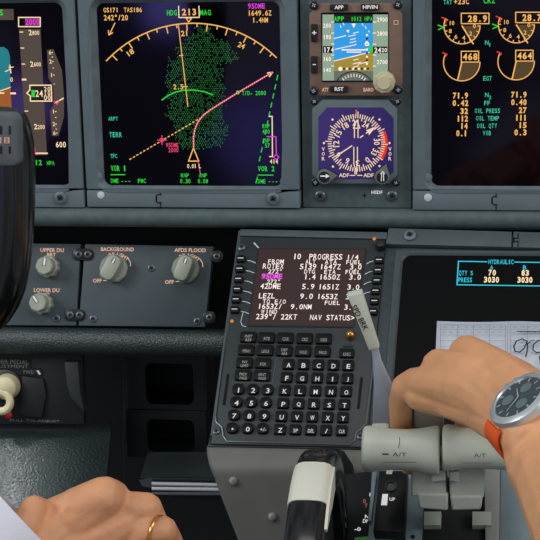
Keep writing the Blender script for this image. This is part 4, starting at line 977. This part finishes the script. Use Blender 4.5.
box3('rib', tl1, [(431, 470), (445.5, 470), (445.5, 481), (431, 483)], YG-.004, YG+.01, LEVERB, .001); box3('rib', tl2, [(449, 472), (459, 472), (459, 483), (449, 481)], YG-.004, YG+.01, LEVERB, .001)
box3('reverser_pivot', tl1, [(414, 409), (444, 408), (443, 440), (414, 440)], YG+.02, YG+.045, LEVERB, .004)
box3('trim_block', tl1, [(371, 427), (389, 427), (389, 438), (371, 438)], YG+.02, YG+.03, LEVER, .002)
FG = Fr(at(400, 448, YG)-Vector((0, .0172, 0)), (1, 0, 0), Vector((0, .35, 1)))
GR = .0172
def grip_text(par, items, c):
    kk = FG.k(400, 455); mb = MB()
    for it in items:
        yc = it[3] if isinstance(it[0], str) else it[0][0][1]
        dz = (yc-c)*kk; th = math.asin(max(-.95, min(.95, dz/ (22*kk)))) ; th2 = th*1.0+math.radians(14)
        n = Vector((0, -math.cos(th2), -math.sin(th2)))
        base = at(400, c, YG); F = Fr(base+n*(21.4*kk+.0004), (1, 0, 0), Vector((0, -math.sin(th2), math.cos(th2))))
        if isinstance(it[0], str): mb.text(F, *it[:5], PRINT, 0, bold=0)
        else: mb.sline(F, it[0], it[1], PRINT, 0)
    return mb.done('marking', par)
grip_text(tl1, [('A/T', 392.5, 406.5, 454.5, 4), ([(383, 454.2), (388, 454.2)], 2.2), ([(383, 462.2), (416, 462.2)], 1.8), ([(399.5, 437), (399.8, 441), (398.5, 447.5)], .6)], 448.5)
grip_text(tl2, [('A/T', 474, 486, 455.5, 4), ([(463, 463), (492, 463)], 1.8)], 447.5)
# speed brake
sbk = thing('speed_brake_lever', 'speed brake lever with flat pale green handle lettered SPD BRK', 'lever', at(385, 440, -.30))
FSB = Fr(at(365, 320, -.30), (1, .05, 0), (0, -.1, 1))
slabpx(sbk, 'handle', FSB, [(347.5, 296.3), (362, 293), (379, 348), (368.8, 350.8)], -.009, 0, LEVER, bev=.0012)
mb = MB(); mb.text(FSB, 'SPD BRK', 345.4, 374.6, 317.6, 5.4, mat('black_print', (28, 32, 30), .6), .0003, bold=.015, ang=-1.13); mb.done('lettering', sbk)
mb = MB(); mb.slab(FSB.off(-.006), pl(FSB.off(-.006), [(371, 348), (377.5, 347), (381, 362), (394, 391), (401, 436), (372, 436), (373.5, 385), (372.5, 362)]), -.005, 0, mat('lever_shaft_blue_grey', (172, 182, 194), .4, .05, noise_s=60, noise_a=.05), bev=.0012); mb.done('shaft', sbk)

# ================================================================= YOKE
yk = thing('control_yoke', 'glossy black control wheel horn at the left edge with a grey counter plate', 'yoke', at(0, 345, -.42))
YY = -.42; ky = (at(1, 200, YY)-at(0, 200, YY)).length
prof = [(108, 10), (110, 17), (114, 22), (120, 25.5), (130, 29), (145, 32), (160, 33), (175, 33.3), (205, 33.4), (235, 32), (265, 29.5), (290, 25), (308, 18), (322, 9), (333, -3), (342, -18)]
mb = MB(); L = []
for i, (y, xr) in enumerate(prof):
    c = at(xr-30, y, YY); q = .55 if i == 0 else (.8 if i == 1 else 1); lp = []
    for j in range(32):
        t = 2*math.pi*j/32; ct, sn = math.cos(t), math.sin(t); ct = math.copysign(abs(ct)**.75, ct); sn = math.copysign(abs(sn)**.75, sn)
        lp.append(c+Vector((ct*30*ky*q, sn*.019*q, 0)))
    L.append(lp)
mb.loft(L, RIM, cap0=True, cap1=True); mb.done('horn', yk)
FY = Fr(at(0, 140, YY)-Vector((0, .0195, 0)), (1, 0, 0), (0, .05, 1)); YG2 = mat('yoke_grey_plate', (92, 97, 100), .4, noise_s=60, noise_a=.06)
mb = MB(); mb.slab(FY, rrp(FY, -45, 113, 19.5, 166, 8, 6), -.009, .003, YG2, bev=.0022); mb.done('counter_plate', yk)
mb = MB()
for x in (-15, -6, 2.5, 11.3):
    for y0, y1 in ((126, 133), (146, 152.5)): mb.sline(FY, [(x, y0), (x, y1)], 1.9, GAP, .0034)
mb.done('slots', yk)
mb = MB(); DG = mat('digit_backing', (215, 180, 172), .5, emis=.5)
for i, (x, t) in enumerate(((-14, '7'), (-6, '5'), (0, '8'), (8, '3'))):
    mb.sbox(FY, x-2.6, 136.6, x+3, 142.8, DG, h=.0033); mb.text(FY, t, x-1.6, x+1.6, 139.7, 5, mat('digit_red', (190, 60, 45), .5), .0037, bold=.02)
mb.done('counter_digits', yk)

# ================================================================= BODIES
def body(name, chains, m, parent=None, voxel=.0013, smooth=10, boxes=()):
    bm = bmesh.new()
    for ch in chains:
        P = [(at(x, y, Y), r*(at(x+1, y, Y)-at(x, y, Y)).length) for x, y, Y, r in ch]
        for (a, ra), (b, rb) in zip(P, P[1:]):
            n = max(2, int((b-a).length/(min(ra, rb)*.22)))
            for i in range(n+1):
                t = i/n; c = a.lerp(b, t); r = ra+(rb-ra)*t
                bmesh.ops.create_icosphere(bm, subdivisions=2, radius=r, matrix=Matrix.Translation(c))
    me = bpy.data.meshes.new('raw'); bm.to_mesh(me); bm.free()
    o = bpy.data.objects.new('raw', me); C.objects.link(o)
    r = o.modifiers.new('r', 'REMESH'); r.mode = 'VOXEL'; r.voxel_size = voxel
    q = o.modifiers.new('s', 'SMOOTH'); q.factor = .5; q.iterations = smooth
    em = bpy.data.meshes.new_from_object(o.evaluated_get(bpy.context.evaluated_depsgraph_get()))
    bpy.data.objects.remove(o)
    mb = MB(); mb.bm.from_mesh(em); mb.mats = [m]
    for fc in mb.bm.faces: fc.smooth = True; fc.material_index = 0
    ob = mb.done(name, parent, sharp=180); return ob
# right hand and forearm
rp_ = thing('person', 'person at right: bare forearm and hand gripping the thrust levers', 'person', at(560, 560, -.5))
body('body', [
 [(640, 640, -.72, 70), (590, 550, -.60, 54), (552, 470, -.48, 43), (528, 424, -.425, 34)],
 [(542, 470, -.48, 36), (526, 424, -.425, 33)],
 [(522, 420, -.42, 34), (480, 392, -.385, 27), (447, 384, -.36, 22), (416, 383, -.34, 16.5)],
 [(532, 437, -.46, 36), (542, 425, -.45, 34), (536, 410, -.44, 32)],
 [(522, 412, -.42, 34), (485, 382, -.38, 28), (440, 367, -.34, 19.5)],
 [(526, 402, -.42, 34), (495, 374, -.375, 27), (468, 355, -.33, 21)],
 [(534, 402, -.42, 32), (515, 382, -.38, 25), (492, 366, -.33, 20)],
 [(516, 425, -.42, 30), (478, 410, -.385, 21), (448, 401, -.36, 18), (420, 396, -.345, 16)],
 [(416, 383, -.34, 16.5), (406, 388, -.335, 15.5), (400.5, 402, -.325, 12.6), (401, 425, -.31, 11.5), (405, 450, -.30, 10.5), (408.5, 467, -.295, 8.5)],
 [(440, 367, -.34, 19), (432, 372, -.31, 14), (428, 385, -.29, 12.5), (428, 402, -.285, 10), (430, 412, -.29, 9)],
 [(468, 355, -.33, 20), (460, 365, -.30, 14), (455, 385, -.285, 12), (455, 402, -.285, 10)],
 [(492, 366, -.33, 18), (488, 375, -.30, 13), (484, 392, -.29, 11), (483, 408, -.29, 9)],
 [(512, 425, -.41, 24), (490, 410, -.37, 14), (468, 412, -.33, 10), (459, 438, -.302, 9.5), (456, 458, -.298, 9)],
], SKIN, rp_, smooth=8)
# watch
Rv, Uv, Fv = Vector(M[0]), Vector(M[1]), Vector(M[2])
WN = (Rv*-.60+Uv*.70-Fv*.37).normalized(); d1 = (Rv*.757+Uv*.62); d1 = (d1-WN*d1.dot(WN)).normalized(); ax3 = WN.cross(d1)
kw = (at(521, 400, -.45)-at(520, 400, -.45)).length; WC = at(520, 399, -.455)
wt = thing('wristwatch', 'silver chronograph wristwatch on an orange strap, worn on the right wrist', 'watch', WC)
mb = MB(); mb.lathe(WC, WN, [(30*kw, -9*kw), (35*kw, -7*kw), (36.5*kw, -2*kw), (35*kw, 2*kw), (31*kw, 4*kw), (28.5*kw, 4.4*kw), (27.5*kw, 2.4*kw)], STEELL, seg=48, cap1=False); cs_ = mb.done('case', wt)
mb = MB(); WD = mat('watch_dial', (62, 72, 78), .2, coat=.8, spec=.7); mb.lathe(WC, WN, [(28*kw, 2.2*kw), (28*kw, 2.7*kw)], WD, seg=48, cap0=False); mb.done('dial', wt)
FWt = Fr(WC+WN*2.8*kw, d1, ax3)
mb = MB()
for a in range(0, 360, 30):
    q = Vector((math.cos(math.radians(a)), math.sin(math.radians(a)))); n2 = Vector((-q.y, q.x))*.9*kw
    mb.face([FWt.p(*z, .0001) for z in (q*21*kw-n2, q*26*kw-n2, q*26*kw+n2, q*21*kw+n2)], STEELL)
for a, L in ((70, 15), (200, 20)):
    q = Vector((math.cos(math.radians(a)), math.sin(math.radians(a)))); n2 = Vector((-q.y, q.x))*1.1*kw
    mb.face([FWt.p(*z, .0004) for z in (n2*-1, q*L*kw-n2*.4, q*L*kw+n2*.4, n2)], STEELL)
mb.done('markers_and_hands', wt)
for a in (0, 120, 240):
    mb = MB(); q = Vector((math.cos(math.radians(a+20)), math.sin(math.radians(a+20))))*13*kw; mb.lathe(FWt.p(q.x, q.y, 0), WN, [(6.8*kw, 0), (6.8*kw, .0003), (5.6*kw, .0003), (5.4*kw, .0001)], mat('subdial', (120, 140, 142), .3, .4), seg=24); mb.done('subdial', wt)
for sgn in (1,):
    for e in (-1, 1):
        mb = MB(); p0 = WC+d1*sgn*28*kw+ax3*e*12*kw-WN*1*kw; p1 = WC+d1*sgn*38*kw+ax3*e*11*kw-WN*7*kw
        q_ = 1 if sgn > 0 else .62; mb.tube([p0, (p0+p1)/2+WN*1.6*kw, p1], [5.5*kw*q_, 5*kw*q_, 3.6*kw*q_], STEELL, seg=12, up=WN); mb.done('lug', wt)
for e in (-18, 0, 18):
    q = math.radians(e+90); dd = (d1*math.cos(q)+ax3*math.sin(q)); mb = MB(); mb.lathe(WC+dd*34*kw-WN*2*kw, dd, [(3*kw, 0), (3*kw, 6*kw), (2*kw, 7*kw)], STEELL, seg=14); mb.done('pusher', wt)
mb = MB(); L = []; R1, R2 = 37*kw, 49*kw; WCc = WC-WN*(R1+1*kw)
for i in range(56):
    t = math.radians(48+278*i/55); ct, sn = math.cos(t), math.sin(t); d = WN*math.copysign(abs(ct)**.5, ct)*R1+d1*math.copysign(abs(sn)**.5, sn)*R2; dn = d.normalized()
    wv = 17*kw
    L.append([WCc+d*1.0+ax3*wv, WCc+d+dn*2.4*kw+ax3*wv*.92, WCc+d+dn*2.4*kw-ax3*wv*.92, WCc+d*1.0-ax3*wv])
mb.loft(L, ORANGE, cap0=True, cap1=True); mb.done('strap', wt)
# left hand
lp_ = thing('person', 'person at left: bare hand with bent fingers emerging from a white shirt sleeve', 'person', at(20, 600, -.5))
YL = -.47
body('body', [
 [(-40, 640, -.58, 46), (20, 565, -.50, 40), (60, 530, -.475, 33), (104, 497, YL, 21)],
 [(20, 575, -.50, 40), (80, 545, -.475, 33), (125, 522, -.465, 21)],
 [(30, 590, -.50, 40), (90, 565, -.475, 34), (140, 550, -.465, 20)],
 [(55, 530, -.475, 26), (78, 510, -.475, 23), (100, 499, -.472, 21)],
 [(45, 590, -.50, 36), (90, 600, -.475, 28), (135, 590, -.465, 18)],
 [(104, 497, YL, 21), (112, 497, -.462, 18), (119, 508, -.452, 15), (122, 525, -.44, 13), (118, 545, -.43, 11)],
 [(110, 520, -.462, 21), (132, 509, -.462, 18), (146, 509, -.458, 17), (153, 520, -.448, 14.5), (155, 540, -.438, 12)],
 [(110, 548, -.467, 21), (145, 532, -.467, 17), (162, 531, -.462, 16), (170, 543, -.452, 14), (171, 562, -.442, 12)],
 [(120, 585, -.468, 20), (155, 562, -.468, 15), (172, 562, -.46, 14), (178, 575, -.45, 12), (176, 592, -.44, 10)],
 [(20, 560, -.50, 26), (24, 528, -.50, 18), (34, 508, -.49, 13), (42, 507, -.48, 9)],
], SKIN2, lp_, smooth=8)
mb = MB(); Rv, Uv, Fv = Vector(M[0]), Vector(M[1]), Vector(M[2]); b = at(40, 535, -.50); a = b-(Rv*.72+Uv*.70)*.12-Fv*.02; kk = (at(45, 531, -.5)-at(44, 531, -.5)).length; dr = (b-a).normalized()
u1_ = dr.cross(Vector((0, -1, 0))).normalized(); v1_ = u1_.cross(dr); L = []
for s_, r in ((0, 70), (.3, 68), (.62, 65), (.9, 63), (.985, 62.5), (1.0, 62), (1.0, 58.5), (.9, 57)):
    L.append([a.lerp(b, s_)+(u1_*math.cos(t)+v1_*math.sin(t)*.8)*(r+1.2*math.sin(t*3+s_*5))*kk for t in [2*math.pi*j/40 for j in range(40)]])
mb.loft(L, SLEEVE, cap0=True, cap1=False); mb.done('shirt_sleeve', lp_)
# ring
rc = at(157.5, 533, -.4665); kk = (at(158, 530, -.47)-at(157, 530, -.47)).length; rn = (Rv*.93-Uv*.12-Fv*.36).normalized()
a_ = rn.cross(Vector((0, 0, 1))).normalized(); b_ = rn.cross(a_); mb = MB(); L = []
for i in range(40):
    t = 2*math.pi*i/40; d = a_*math.cos(t)+b_*math.sin(t); L.append([rc+d*(17.6*kk+1.0*kk*math.cos(q))+rn*2.1*kk*math.sin(q) for q in [2*math.pi*j/10 for j in range(10)]])
mb.loft(L, mat('gold', (225, 175, 95), .22, 1), cyc=True); tag(mb.done('finger_ring'), 'plain gold ring on a finger of the left hand', 'ring')
